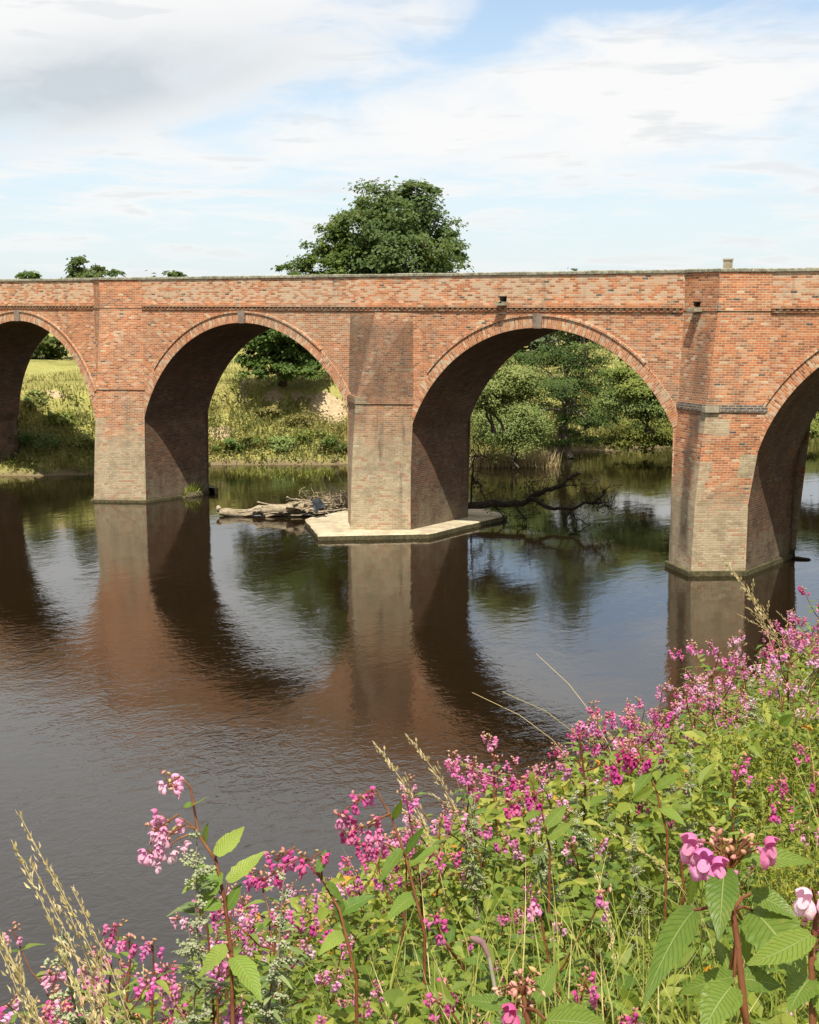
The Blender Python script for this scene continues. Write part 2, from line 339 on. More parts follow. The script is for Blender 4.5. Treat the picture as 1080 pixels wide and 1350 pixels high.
# ------------------------------------------------------------------ terrain and river
FAR = np.array([(-66, -400), (-63, -60), (-61, 0), (-59.5, 30), (-58.3, 44), (-55.6, 47.6), (-53, 54.3), (-47.8, 58.7), (-43.2, 64.7), (-40.6, 67.9), (-41.2, 71.4), (-37.2, 77), (-33.4, 92), (-20, 115), (10, 140), (60, 170), (400, 300), (1500, 700)], float)
NEAR = np.array([(-10, -400), (-10, 0), (-10, 60), (0, 90), (30, 112), (80, 138), (410, 262), (1510, 660)], float)
def sdist(P, poly):
    best = np.full(len(P), 1e9); sg = np.zeros(len(P))
    for a, b in zip(poly[:-1], poly[1:]):
        d = b - a; L2 = d @ d
        t = np.clip(((P - a) @ d) / L2, 0, 1); q = P - a - t[:, None] * d
        r = np.hypot(q[:, 0], q[:, 1]); side = d[0] * (P[:, 1] - a[1]) - d[1] * (P[:, 0] - a[0])
        k = r < best - 1e-9; best[k] = r[k]; sg[k] = np.sign(side[k])
    return best * sg
def wob(x, y, s, seed=0):
    return (np.sin(x * s + seed * 1.3 + 1.7 * np.sin(y * s * .8 + seed)) + np.sin(y * s * 1.3 + seed * 2.1 + 1.3 * np.sin(x * s * .7 - seed))) * .5
def bank_near(X, Y):
    z = np.interp(X, [-12, -10, -5.0, -3.85, -2, 0, 2, 6, 40, 400], [-1.6, -.2, 4.4, 5.2, 6.15, 7.0, 7.25, 7.3, 7.5, 9])
    return z
def ground(X, Y):
    X = np.asarray(X, float); Y = np.asarray(Y, float); P = np.stack([X.ravel(), Y.ravel()], 1)
    df = sdist(P, FAR); dn = -sdist(P, NEAR); x = P[:, 0]; y = P[:, 1]
    df = df + .5 * wob(x, y, .55, 2) + .25 * wob(x, y, 1.4, 5)
    zf = np.interp(df, [-6, -1, 0, .8, 2, 4.2, 5.6, 6.4, 8, 40, 150, 900], [-1.7, -.6, -.05, .5, 1.0, 2.0, 2.75, 3.8, 4.05, 4.35, 4.9, 9])
    zf = zf + np.clip(df, 0, 3) / 3 * (.16 * wob(x, y, .9, 1) + .1 * wob(x, y, 2.1, 3)) 
    # away from the camera bank the same rise, following the curved shore
    zn = np.where(y < 55, bank_near(x, y), np.interp(dn, [-3, 0, 6, 10, 400], [-1.6, -.2, 5.2, 7, 9]))
    return np.maximum(np.maximum(zf, zn), -1.7).reshape(X.shape)

def axis(lo, hi, step, far_lo, far_hi):
    a = list(np.arange(lo, hi + 1e-6, step))
    s = step
    x = hi
    while x < far_hi: s *= 1.22; x += s; a.append(x)
    s = step; x = lo
    while x > far_lo: s *= 1.22; x -= s; a.insert(0, x)
    return np.array(a)
def hit(px, py):
    # where the line of sight meets the far bank
    for d in np.arange(50, 160, .2):
        p = at_d(px, py, d)
        if p[2] <= float(ground(np.array([p[0]]), np.array([p[1]]))[0]): return p
    return at_z(px, py, 3)
gx = axis(-72, 8, .55, -2600, 2600); gy = axis(-6, 100, .7, -2000, 3200)
GX, GY = np.meshgrid(gx, gy, indexing='ij'); GZ = ground(GX, GY)
nx, ny = GX.shape
ii = (np.arange(nx - 1)[:, None] * ny + np.arange(ny - 1)[None, :]).ravel()
mb = MB(); mb.add(np.stack([GX.ravel(), GY.ravel(), GZ.ravel()], 1), np.stack([ii, ii + ny, ii + ny + 1, ii + 1], 1))
m, t, b = new_mat('meadow_and_bank')
P = t.pos(); N = t.n('ShaderNodeNewGeometry').outputs['Normal']; X, Y, Z = t.sep(P)
n1 = t.noise(P, .9, 5, .65); n2 = t.noise(P, .12, 3, .5); n3 = t.noise(P, 6, 4, .7)
c = t.mix(t.mr(n1, .35, .65), (.15, .15, .04), (.26, .23, .08))
c = t.mix(t.mr(n2, .4, .62, 0, .6), c, (.32, .3, .095))
c = t.mix(t.mr(n3, .4, .75, 0, .6), c, (.08, .095, .02))
sand = t.mix(t.mr(n3, .3, .7), (.28, .2, .12), (.45, .35, .23))
scar = None
for (px, py, pz, r) in ((434, 541, 3.2, 1.5), (368, 525, 3.4, .55), (390, 524, 3.5, .5), (75, 517, 3.2, .5), (440, 590, 1.2, .8), (290, 570, 1.2, .9)):
    q = hit(px, py)
    d = t.vm('DISTANCE', P, tuple(q)); d = t.m('ADD', d, t.m('MULTIPLY', t.m('SUBTRACT', n1, .5), 2.2))
    k = t.mr(d, r, r * .75); scar = k if scar is None else t.m('MAXIMUM', scar, k)
mud = t.mr(t.m('ADD', Z, t.m('MULTIPLY', n1, .7)), .8, .35)
c = t.mix(t.m('MULTIPLY', scar, t.m('LESS_THAN', Z, 4.0)), c, sand)
c = t.mix(mud, c, t.mix(n3, (.10, .075, .04), (.2, .155, .09)))
t.put(b.inputs['Base Color'], c); b.inputs['Roughness'].default_value = .95; b.inputs['Specular IOR Level'].default_value = .15
t.put(b.inputs['Normal'], t.bump(n3, .6, .08))
tag(mb.build('ground', m, smooth=True), 'grassy river banks and meadow with bare sandy scars', 'ground', kind='structure')

m, t, b = new_mat('river_water')
P = t.pos(); X, Y, Z = t.sep(P)
W1 = t.noise(t.xyz(t.m('MULTIPLY', X, 1.0), t.m('MULTIPLY', Y, .55)), 1.1, 3, .5, .6)
W2 = t.noise(t.xyz(t.m('ADD', X, t.m('MULTIPLY', W1, .6)), t.m('MULTIPLY', Y, .7)), 4.2, 3, .55, .8)
W3 = t.noise(P, 12, 2, .5, .4)
ruff = t.mr(t.noise(t.xyz(t.m('MULTIPLY', X, .8), t.m('MULTIPLY', Y, .35)), .16, 3, .55, .8), .4, .62, .35, 1.0)
near = t.mr(Y, 34, 9, .5, 1.9)
q = at_z(230, 990)
rif = t.mr(t.vm('DISTANCE', t.vm('MULTIPLY', P, (.5, 1.4, 1)), (q[0] * .5, q[1] * 1.4, 0)), 3.4, .6)
amp = t.m('ADD', t.m('MULTIPLY', ruff, near), t.m('MULTIPLY', rif, 1.1))
hgt = t.m('ADD', t.m('MULTIPLY', W1, .03), t.m('MULTIPLY', amp, t.m('ADD', t.m('MULTIPLY', W2, .026), t.m('MULTIPLY', W3, .005))))
bn = t.n('ShaderNodeBump'); t.put(bn.inputs['Height'], hgt); bn.inputs['Strength'].default_value = 1; bn.inputs['Distance'].default_value = WATER_BUMP
t.put(b.inputs['Normal'], bn.outputs[0])
t.put(b.inputs['Base Color'], t.mix(t.noise(P, .25, 3), (.008, .005, .002), (.0115, .0072, .003)))
b.inputs['Roughness'].default_value = .05; b.inputs['IOR'].default_value = 1.62; b.inputs['Specular IOR Level'].default_value = .5
mb = MB(); wx = [-75, -40, -9, 100, 1600]; wy = [-400, 0, 100, 300, 800]
for i in range(4):
    for j in range(4): mb.quad((wx[i], wy[j], 0), (wx[i+1], wy[j], 0), (wx[i+1], wy[j+1], 0), (wx[i], wy[j+1], 0))
tag(mb.build('water', m), 'slow brown river with rippled reflections of bridge and sky', 'river', kind='structure')

# ------------------------------------------------------------------ the bridge
Y0, Y1 = 42.2, 46.1
ZTOP = 8.6
bridge = thing('bridge', 'long red brick arch bridge with pale stained parapet crossing the river', 'bridge', (-30, Y0, 0))
bridge['label'] = 'long red brick arch bridge with pointed piers crossing the brown river'
BO = np.array([-30, Y0, 0.0])
def part(mb, name, mat, parent=None, smooth=False):
    o = mb.build(name, mat, bridge if parent is None else parent, smooth)
    if parent is None: o.location = tuple(-BO)
    return o
# openings: wall left, wall right, circle centre x, z, radius
ARCH = [(-72.6, -62.0, -67.3, 2.4, 5.5), (-58.95, -48.4, -53.6, 2.7, 5.2), (-45.33, -33.9, -39.35, 1.65, 6.28), (-30.85, -20.1, -25.33, 2.02, 5.86),
        (-17.4, -5.8, -11.6, 2.3, 5.8), (-3.1, 7.6, 2.25, 2.3, 5.6)]
def z_in(a, x, extra=0.0):
    xl, xr, c, cz, r = a; r = r + extra
    return cz + math.sqrt(max(r * r - (x - c) ** 2, 0))
def profile(a, n=44):
    xl, xr, c, cz, r = a
    a0 = math.acos(max(-1, min(1, (xl - c) / r))); a1 = math.acos(max(-1, min(1, (xr - c) / r)))
    pts = [(c + r * math.cos(th), cz + r * math.sin(th)) for th in np.linspace(a0, a1, n)]
    pts[0] = (xl, pts[0][1]); pts[-1] = (xr, pts[-1][1])
    return pts
for Yf, flip in ((Y0, False), (Y1, True)):
    mb = MB()
    def col(x0, x1, b0, b1):
        q = [(x0, Yf, b0), (x1, Yf, b1), (x1, Yf, ZTOP), (x0, Yf, ZTOP)]; uv = [(x0, b0), (x1, b1), (x1, ZTOP), (x0, ZTOP)]
        if flip: q = q[::-1]; uv = uv[::-1]
        mb.quad(*q, uv=uv)
    x = -90.0
    for a in ARCH:
        col(x, a[0], -2, -2)
        pr = profile(a)
        for (xa, za), (xb, zb) in zip(pr[:-1], pr[1:]): col(xa, xb, za, zb)
        x = a[1]
    col(x, 26, -2, -2)
    part(mb, 'spandrel_wall', MAT['spandrel'])
mb = MB(); mb.quad((-90, Y0 + .36, 8.7), (26, Y0 + .36, 8.7), (26, Y1 - .36, 8.7), (-90, Y1 - .36, 8.7))
part(mb, 'road_deck', MAT['road'])
RW = .41
for k, a in enumerate(ARCH):
    xl, xr, c, cz, r = a; pr = profile(a)
    path = [(xl, -2)] + pr + [(xr, -2)]
    mb = MB(); s = -2.0
    for (xa, za), (xb, zb) in zip(path[:-1], path[1:]):
        l = math.hypot(xb - xa, zb - za)
        mb.quad((xa, Y0, za), (xa, Y1, za), (xb, Y1, zb), (xb, Y0, zb), uv=[(0, s), (Y1 - Y0, s), (Y1 - Y0, s + l), (0, s + l)]); s += l
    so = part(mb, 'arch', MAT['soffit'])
    # ring of radial bricks, 2 cm proud of both faces
    for Yf, sg in ((Y0, -1), (Y1, 1)):
        mb = MB(); s = 0.0; yp = Yf + sg * .02
        n = len(pr)
        for i in range(n - 1):
            (xa, za), (xb, zb) = pr[i], pr[i + 1]
            ea = math.atan2(za - cz, xa - c); eb = math.atan2(zb - cz, xb - c)
            oa = (c + (r + RW) * math.cos(ea), cz + (r + RW) * math.sin(ea)); ob = (c + (r + RW) * math.cos(eb), cz + (r + RW) * math.sin(eb))
            l = math.hypot(xb - xa, zb - za)
            mb.quad((xa, yp, za), (xb, yp, zb), (ob[0], yp, ob[1]), (oa[0], yp, oa[1]), uv=[(0, s), (0, s + l), (.456, s + l), (.456, s)])
            mb.quad((oa[0], yp, oa[1]), (ob[0], yp, ob[1]), (ob[0], Yf, ob[1]), (oa[0], Yf, oa[1]), uv=[(.45, s), (.45, s + l), (.47, s + l), (.47, s)])
            mb.quad((xa, Yf, za), (xb, Yf, zb), (xb, yp, zb), (xa, yp, za), uv=[(0, s), (0, s + l), (.02, s + l), (.02, s)])
            s += l
        part(mb, 'arch_ring', MAT['ring'], so)
        # thin hood of header bricks over the ring
        mb = MB(); ths = np.linspace(math.acos(max(-1, (max(xl, c - r) - c) / r)) - .38, math.acos(min(1, (min(xr, c + r) - c) / r)) + .38, 60); s = 0
        for ta, tb in zip(ths[:-1], ths[1:]):
            q = [[(c + (r + RW + d) * math.cos(th), yy, cz + (r + RW + d) * math.sin(th)) for d, yy in ((0, yp), (0, yp + sg * .05), (.07, yp + sg * .05), (.07, Yf))] for th in (ta, tb)]
            l = (r + RW) * abs(ta - tb)
            for i in range(3): mb.quad(q[0][i], q[1][i], q[1][i+1], q[0][i+1], uv=[(.1 * i, s), (.1 * i, s + l), (.1 * i + .1, s + l), (.1 * i + .1, s)])
            s += l
        part(mb, 'hood_mould', MAT['ring'], so)
    kx = c; kz = cz + r
    for yA, yB in ((Y0 - .085, Y0 + .3), (Y1 - .3, Y1 + .085)):
        mb = MB(); P8 = [(kx - .15, yA, kz - .02), (kx + .15, yA, kz - .02), (kx + .2, yA, kz + RW + .085), (kx - .2, yA, kz + RW + .085)]
        Q8 = [(x, yB, z) for x, y, z in P8]
        mb.add(P8 + Q8, [[0, 1, 2, 3], [7, 6, 5, 4], [1, 5, 6, 2], [4, 0, 3, 7], [3, 2, 6, 7], [4, 5, 1, 0]])
        part(mb, 'keystone', MAT['keystone'], so)

def loft(levels, back=False, mb=None, off=0.0, cap=True):
    """pointed pier: levels are (z, x left, x arris, x right, projection)"""
    mb = mb or MB()
    Yb = Y1 if back else Y0; sg = 1 if back else -1
    rows = []
    for z, xl, xm, xr, p in levels:
        rows.append([(xl - off, Yb, z), (xl - off, Yb + sg * off * .6, z), (xm, Yb + sg * (p + off), z), (xr + off, Yb + sg * off * .6, z), (xr + off, Yb, z)])
    for (A, B) in zip(rows[:-1], rows[1:]):
        ua = [-(math.dist(A[1], A[2]) + off), -math.dist(A[1], A[2]), 0, math.dist(A[2], A[3]), math.dist(A[2], A[3]) + off]
        ub = [-(math.dist(B[1], B[2]) + off), -math.dist(B[1], B[2]), 0, math.dist(B[2], B[3]), math.dist(B[2], B[3]) + off]
        for i in range(4):
            if math.dist(A[i], A[i+1]) < 1e-6 and math.dist(B[i], B[i+1]) < 1e-6: continue
            q = [A[i], A[i+1], B[i+1], B[i]]; uv = [(ua[i], A[i][2]), (ua[i+1], A[i][2]), (ub[i+1], B[i][2]), (ub[i], B[i][2])]
            if back: q = q[::-1]; uv = uv[::-1]
            mb.quad(*q, uv=uv)
    if cap:
        T = rows[-1]; mb.add(T, [[0, 1, 2, 3, 4]] if not back else [[4, 3, 2, 1, 0]], uv=[(p[0], p[1]) for p in T])
    return mb
PIERS = [
 ('pier_a', 5.0, 0, [(-2, -62.1, -60.5, -58.9, 1.2), (8.6, -62.0, -60.4, -58.9, .85)]),
 ('pier_a', 5.0, 1, [(-2, -48.45, -47.45, -45.33, 1.25), (2.5, -48.4, -47.3, -45.3, 1.1), (5.0, -48.3, -47.15, -45.22, 1.0), (8.6, -48.3, -47.0, -45.2, .8)]),
 ('pier_b', 5.0, 2, [(-2, -33.9, -32.75, -30.9, 1.4), (2.5, -33.88, -32.7, -30.85, 1.25), (5.0, -33.85, -32.62, -30.72, 1.1)]),
 ('pier_c', 5.34, 1, [(-2, -20.15, -18.85, -17.42, 1.15), (2.3, -20.1, -18.75, -17.4, 1.08), (4.0, -20.03, -18.62, -17.14, 1.02), (5.3, -19.95, -18.5, -16.9, .98), (8.6, -19.82, -18.22, -16.85, .92)]),
 ('pier_a', 5.2, 0, [(-2, -5.85, -4.45, -3.05, 1.2), (8.6, -5.8, -4.45, -3.1, .9)])]
refuges = []
for mk, zb, kind, lv in PIERS:
    if kind == 2:
        mb = loft(lv)
        # half pyramid dying back into the wall under the string course
        loft([lv[-1], (8.4, -33.72, -32.5, -30.75, .012)], mb=mb, cap=False)
    else:
        mb = loft(lv); refuges.append((lv[-1][1], lv[-1][2], lv[-1][3], lv[-1][4]))
    pier = part(mb, 'pier', MAT[mk])
    bl = [(z, *l[1:]) for z, l in zip([l[0] for l in lv], lv)]
    mb = loft([(-2, *lv[0][1:]), (5.0, *lv[-1][1:])] if kind != 2 else [lv[0], lv[-1]], back=True)
    part(mb, 'rear_cutwater', MAT[mk], pier)
    # projecting band of bricks
    zl = [l[0] for l in lv]; f = [np.interp(zb, zl, [l[i] for l in lv]) for i in range(1, 5)]
    zh = .18 if mk != 'pier_c' else .15
    mb = MB(); loft([(zb - .02, *f), (zb + zh, *f)], off=.045, mb=mb)
    loft([(zb + zh + .002, *f), (zb + zh + .06, f[0], f[1], f[2], f[3])], off=.012, mb=mb)
    part(mb, 'pier_band', MAT['blue'] if mk == 'pier_c' else MAT['refuge' if mk == 'pier_a' else 'pier_b'], pier)
    if mk == 'pier_c':
        mb = MB(); w = .26; dl = np.array([f[0] - f[1], f[3]]); dl /= np.linalg.norm(dl); dr = np.array([f[2] - f[1], f[3]]); dr /= np.linalg.norm(dr)
        A = np.array([f[1], Y0 - f[3] - .1]); P_ = [A + dl * .22, A, A + dr * .42, A + dr * .42 + np.array([0, .3]), A + np.array([0, .3]), A + dl * .22 + np.array([0, .3])]
        V = [(p[0], p[1], zb - .03) for p in P_] + [(p[0], p[1], zb + zh + .008) for p in P_]
        mb.add(V, [[i, (i + 1) % 6, (i + 1) % 6 + 6, i + 6] for i in range(6)] + [[6, 7, 10, 11], [7, 8, 9, 10]])
        part(mb, 'band_stone', MAT['stone'], pier)
    if kind == 2:
        pts = [at_z(x, y, .2) for x, y in ((402, 684), (420, 706), (567, 703), (641, 685))]
        pts = [(p[0], p[1]) for p in pts] + [(-29.9, 47.6), (-32.3, 48.9), (-35.2, 47.0), (-36.0, 44.5)]
        rr = []
        for k in range(len(pts)):
            a_, b_ = np.array(pts[k]), np.array(pts[(k + 1) % len(pts)])
            for f_ in np.linspace(0, 1, 9)[:-1]:
                p = a_ + (b_ - a_) * f_; rr.append(p + rng.normal(0, .022, 2))
        n = len(rr); mb = MB()
        zt = .2 + rng.normal(0, .007, n)
        low = [(p[0], p[1], -.7) for p in rr]; mid_ = [(p[0], p[1], .16) for p in rr]
        cen = np.mean(np.array(rr), axis=0); top = [tuple(p + (cen - p) / np.linalg.norm(cen - p) * .05) + (z,) for p, z in zip(rr, zt)]
        mb.add(low + mid_, [[i, (i + 1) % n, (i + 1) % n + n, i + n] for i in range(n)], mat=1)
        mb.add(mid_ + top, [[i, (i + 1) % n, (i + 1) % n + n, i + n] for i in range(n)], mat=0)
        mb.add(top, [list(range(n))], mat=0)
        part(mb, 'footing_slab', [MAT['slab'], MAT['algae']], pier)
    else:
        xm_ = lv[0][2]; z0 = .16 if mk == 'pier_c' else .1
        mb = loft([(-2, *lv[0][1:]), (z0, *lv[0][1:])], off=.09 if mk == 'pier_c' else .06)
        loft([(-2, *lv[0][1:]), (z0 + .15, *lv[0][1:])], off=.4 if xm_ < -40 else .1, back=True, mb=mb)
        xl, xr = lv[0][1], lv[0][3]
        for xa, xb in ((xl - .09, xl + .02), (xr - .02, xr + .09)): mb.box((xa, Y0 + .003, -2), (xb, Y1 - .003, z0 - .004))
        part(mb, 'plinth', MAT['algae'], pier)

# parapets with pointed refuges over the piers, coping slabs on top
PT = .34
def offset_poly(pl, d):
    out = []
    for i, p in enumerate(pl):
        p = np.array(p)
        t0 = np.array(pl[i]) - np.array(pl[max(i - 1, 0)]); t1 = np.array(pl[min(i + 1, len(pl) - 1)]) - np.array(pl[i])
        if np.linalg.norm(t0) < 1e-9: t0 = t1
        if np.linalg.norm(t1) < 1e-9: t1 = t0
        n0 = np.array([-t0[1], t0[0]]) / np.linalg.norm(t0); n1 = np.array([-t1[1], t1[0]]) / np.linalg.norm(t1)
        m_ = n0 + n1; m_ /= np.linalg.norm(m_); out.append(p + m_ * d / max(m_ @ n0, .4))
    return out
def wall_strip(pl, z0, z1, d0, d1, mb, mat=0):
    A = offset_poly(pl, d0); B = offset_poly(pl, d1); s = 0
    for i in range(len(pl) - 1):
        l = float(np.linalg.norm(A[i+1] - A[i])); a0, a1, b0, b1 = A[i], A[i+1], B[i], B[i+1]
        mb.quad((*a0, z0), (*a1, z0), (*a1, z1), (*a0, z1), uv=[(s + a0[0]*0, z0), (s + l, z0), (s + l, z1), (s, z1)], mat=mat)
        mb.quad((*b1, z0), (*b0, z0), (*b0, z1), (*b1, z1), uv=[(s, z0), (s + l, z0), (s + l, z1), (s, z1)], mat=mat)
        mb.quad((*a0, z1), (*a1, z1), (*b1, z1), (*b0, z1), uv=[(s, 0), (s + l, 0), (s + l, .3), (s, .3)], mat=mat)
        mb.quad((*a1, z0), (*a0, z0), (*b0, z0), (*b1, z0), uv=[(s, 0), (s + l, 0), (s + l, .3), (s, .3)], mat=mat)
        s += l
    for E, F_, fl in ((A[0], B[0], False), (A[-1], B[-1], True)):
        q = [(*F_, z0), (*E, z0), (*E, z1), (*F_, z1)]
        mb.quad(*(q[::-1] if fl else q), uv=[(0, z0), (PT, z0), (PT, z1), (0, z1)], mat=mat)
ZP = 9.71
def coping_slabs(pl, mb):
    # 10 cm stone slabs of uneven length laid along the polyline
    for a_, b_ in zip(pl[:-1], pl[1:]):
        a_ = np.array(a_); b_ = np.array(b_); L = np.linalg.norm(b_ - a_); d = (b_ - a_) / L; nrm = np.array([-d[1], d[0]])
        n = max(1, round(L / 1.15)); cuts = np.linspace(0, L, n + 1)
        cuts[1:-1] += rng.uniform(-.2, .2, n - 1) if n > 1 else 0
        for c0, c1 in zip(cuts[:-1], cuts[1:]):
            z1 = 9.815 + rng.normal(0, .006); z0 = ZP + .003; g = .006
            e = rng.normal(0, .006)
            q = [a_ + d * (c0 + g) - nrm * (.05 + e), a_ + d * (c1 - g) - nrm * (.05 + e), a_ + d * (c1 - g) + nrm * (PT + .05), a_ + d * (c0 + g) + nrm * (PT + .05)]
            ch = .02; q2 = [q[0] + nrm * ch + d * ch, q[1] + nrm * ch - d * ch, q[2] - nrm * ch - d * ch, q[3] - nrm * ch + d * ch]
            V = [(*p, z0) for p in q] + [(*p, z1 - .025) for p in q] + [(*p, z1) for p in q2]
            mb.add(V, [[0, 1, 5, 4], [1, 2, 6, 5], [2, 3, 7, 6], [3, 0, 4, 7], [4, 5, 9, 8], [5, 6, 10, 9], [6, 7, 11, 10], [7, 4, 8, 11], [8, 9, 10, 11], [3, 2, 1, 0]])
def parapet_piece(pl, mat, name='parapet'):
    mb = MB(); wall_strip(pl, ZTOP, ZP, 0, PT, mb)
    o = part(mb, name, mat)
    mb = MB(); coping_slabs(pl, mb); part(mb, 'coping', MAT['coping'], o)
def string_course(x0, x1):
    mb = MB()
    n = int((x1 - x0) / .228)
    mb.box((x0, Y0 - .05, 8.44), (x1, Y0 - .001, 8.505))
    for i in range(n):
        x = x0 + .02 + i * .228; mb.box((x, Y0 - .075, 8.507), (x + .112, Y0 - .001, 8.575), rnd=0)
    mb.box((x0, Y0 - .1, 8.577), (x1, Y0 - .001, 8.655))
    mb.box((x0, Y0 - .06, 8.657), (x1, Y0 - .001, 8.73))
    part(mb, 'string_course', MAT['spandrel'])
xs = -90.0; IN = .003
for (xl, xm, xr, p) in refuges + [(26, 0, 0, 0)]:
    parapet_piece([(xs, Y0), (xl - IN, Y0)], MAT['parapet']); string_course(xs + .02, xl - .04)
    if xl < 20:
        parapet_piece([(xl, Y0), (xm, Y0 - p), (xr, Y0)], MAT['refuge'], 'refuge_parapet')
        mb = MB(); loft([(8.5, xl, xm, xr, p), (8.56, xl, xm, xr, p)], off=.03, mb=mb); part(mb, 'string_course', MAT['refuge'])
        xs = xr + IN
parapet_piece([(26, Y1), (-90, Y1)], MAT['parapet'])
# two stone drain spouts
def spout(c, yaw, dark_h=.16):
    mb = MB(); mb.box((-.2, -.36, -.13), (.2, .1, -.05)); mb.box((-.2, -.36, -.048), (-.13, .1, .0)); mb.box((.13, -.36, -.048), (.2, .1, .0)); mb.box((-.24, -.05, -.2), (.24, .1, -.131))
    o = part(mb, 'drain_spout', MAT['stone']); o.location = (c[0] + 30, c[1] - Y0, c[2]); o.rotation_euler = (0, 0, yaw)
    mb = MB(); mb.box((-.1, -.012, .005), (.1, .05, dark_h)); mb.tube([(.0, -.03, .1), (.0, -.2, .1)], .07, 8)  # near-black box stands in for the shaded drain hole, dark pipe in front
    mb.box((-.12, -.2, .15), (.12, -.0, .19))
    part(mb, 'drain_pipe', MAT['hole'], o)
spout((-26.75, Y0, 8.78), 0)
q = at_y(923, 402, Y0 - .35); spout((q[0], q[1] , 8.6), R(-30))
# pale post beyond the parapet
q = at_y(960, 341, Y1 - .9)
mb = MB(); mb.box((-.12, -.12, 8.7 - q[2]), (.12, .12, -.06)); mb.box((-.14, -.14, -.058), (.14, .14, 0))
o = mb.build('stone_post', MAT['slab']); o.location = tuple(q)
tag(o, 'short pale stone post showing above the coping of the pointed refuge', 'post')

# ------------------------------------------------------------------ trees and shrubs
def foliage(mb, blobs, count, size, up=.35, clump=.16, hollow=.55, elong=2.0):
    """leaf clumps through the volume of several ellipsoids; returns clump centres"""
    vol = np.array([b[3] * b[4] * b[5] for b in blobs]) ** .75; vol /= vol.sum(); cents = []
    for bl, f in zip(blobs, vol):
        c = np.array(bl[:3]); rad = np.array(bl[3:6]); n = max(60, int(count * f)); nc = max(8, int(n / 95))
        d = rdir(nc); r = rng.uniform(hollow, 1.0, nc) ** .7 * (1 + .13 * rng.normal(size=nc))
        cc = d * r[:, None]; cents += [c + x * rad for x in cc]
        k = rng.integers(0, nc, n); sc = rng.uniform(.6, 1.5, nc)[k][:, None]
        L = cc[k] + rng.normal(size=(n, 3)) * clump * sc * np.array([1, 1, .7])
        P = c + L * rad
        N = d[k] * .55 + rdir(n) * .65 + np.array([.16, -.25, up + .45])
        D = np.cross(N, rdir(n)) + np.array([0, 0, -.15])
        base = rng.random(nc)[k]; rn = np.clip(base * .6 + rng.random(n) * .4, 0, 1)
        mb.kites(P, D, N, rng.uniform(.7, 1.3, n) * size, rng.uniform(.7, 1.3, n) * size / elong * 1.3, .15, rn)
    return cents
def limb(a, b, sag, k=6):
    t = np.linspace(0, 1, k)[:, None]; a = np.array(a, float); b = np.array(b, float)
    P = a + (b - a) * t; P[:, 2] += sag * np.sin(np.pi * t[:, 0]); L = np.linalg.norm(b - a)
    P[1:-1] += rng.normal(0, .03 * L, (k - 2, 3)); return P
def tree(name, label, base, blobs, count, leaf, mat, trunk=.3, cat='tree', group=None, stems=1, limbs=22, bark='bark', lean=(0, 0), clump=.16, fork=.45, hollow=.55, elong=2.0):
    o = thing(name, label, cat, tuple(base), group)
    mb = MB(); cents = foliage(mb, blobs, count, leaf, clump=clump, hollow=hollow, elong=elong)
    mb.build('crown', MAT[mat], o)
    mb = MB(); top = max(b[2] for b in blobs)
    for s in range(stems):
        off = np.array([0, 0, 0]) if stems == 1 else np.append(rng.normal(0, .35, 2), 0)
        tip = np.array([lean[0] + rng.normal(0, .3) * (stems > 1) * 3, lean[1], top]); P = limb(off + np.array([0, 0, -.4]), tip, 0, 8)
        mb.tube(P, np.linspace(trunk, trunk * .25, 8), 8)
        for c in random.sample(cents, min(limbs, len(cents))):
            i = min(6, max(2, int(rng.uniform(fork, .95) * 7)))
            if c[2] < P[i][2] - 1.5: i = 2
            mb.tube(limb(P[i], c, .04 * np.linalg.norm(c - P[i]), 5), np.linspace(trunk * .32, trunk * .05, 5), 5)
    mb.build('trunk', MAT[bark], o, True)
    return o
def blob_px(base, px, py, rx, rz, depth, ry=None):
    """ellipsoid seen at pixel px,py at the given distance; radii in photo pixels"""
    p = at_d(px, py, depth) - np.asarray(base); k = depth / FOC
    return (p[0], p[1], p[2], rx * k, (ry or rx) * k, rz * k)

B = at_z(512, 492, 4.4); D_ = np.linalg.norm(B - EYE)
tree('broadleaf_tree', 'tall dark green broadleaf tree rising behind the middle of the bridge', B,
     [blob_px(B, x, y, a, b_, D_ + dz) for x, y, a, b_, dz in ((525, 285, 55, 42, 0), (500, 300, 45, 40, -3), (560, 310, 42, 36, 2), (580, 330, 32, 22, 0), (530, 350, 70, 40, -3), (575, 355, 30, 22, 3), (590, 305, 14, 9, 0), (600, 325, 14, 8, 0), (500, 262, 26, 18, 0), (550, 258, 28, 17, 0), (525, 400, 75, 45, 0), (520, 450, 60, 30, 0))], 42000, .25, 'tree', .45, clump=.13)
B = at_z(440, 494, 4.35); D_ = np.linalg.norm(B - EYE)
tree('broadleaf_tree', 'mid green tree leaning lower against the left of the tall dark tree above the parapet', B,
     [blob_px(B, x, y, a, b_, D_ + dz) for x, y, a, b_, dz in ((455, 300, 22, 26, 0), (445, 325, 34, 30, 0), (425, 345, 32, 24, 0), (465, 345, 34, 34, -2), (400, 358, 22, 14, 0), (376, 354, 12, 7, 0), (410, 400, 55, 35, 0), (455, 400, 50, 50, 0), (470, 440, 40, 40, 0))], 26000, .22, 'tree_lime', .3, clump=.14)
B = at_z(372, 499, 4.35); D_ = np.linalg.norm(B - EYE)
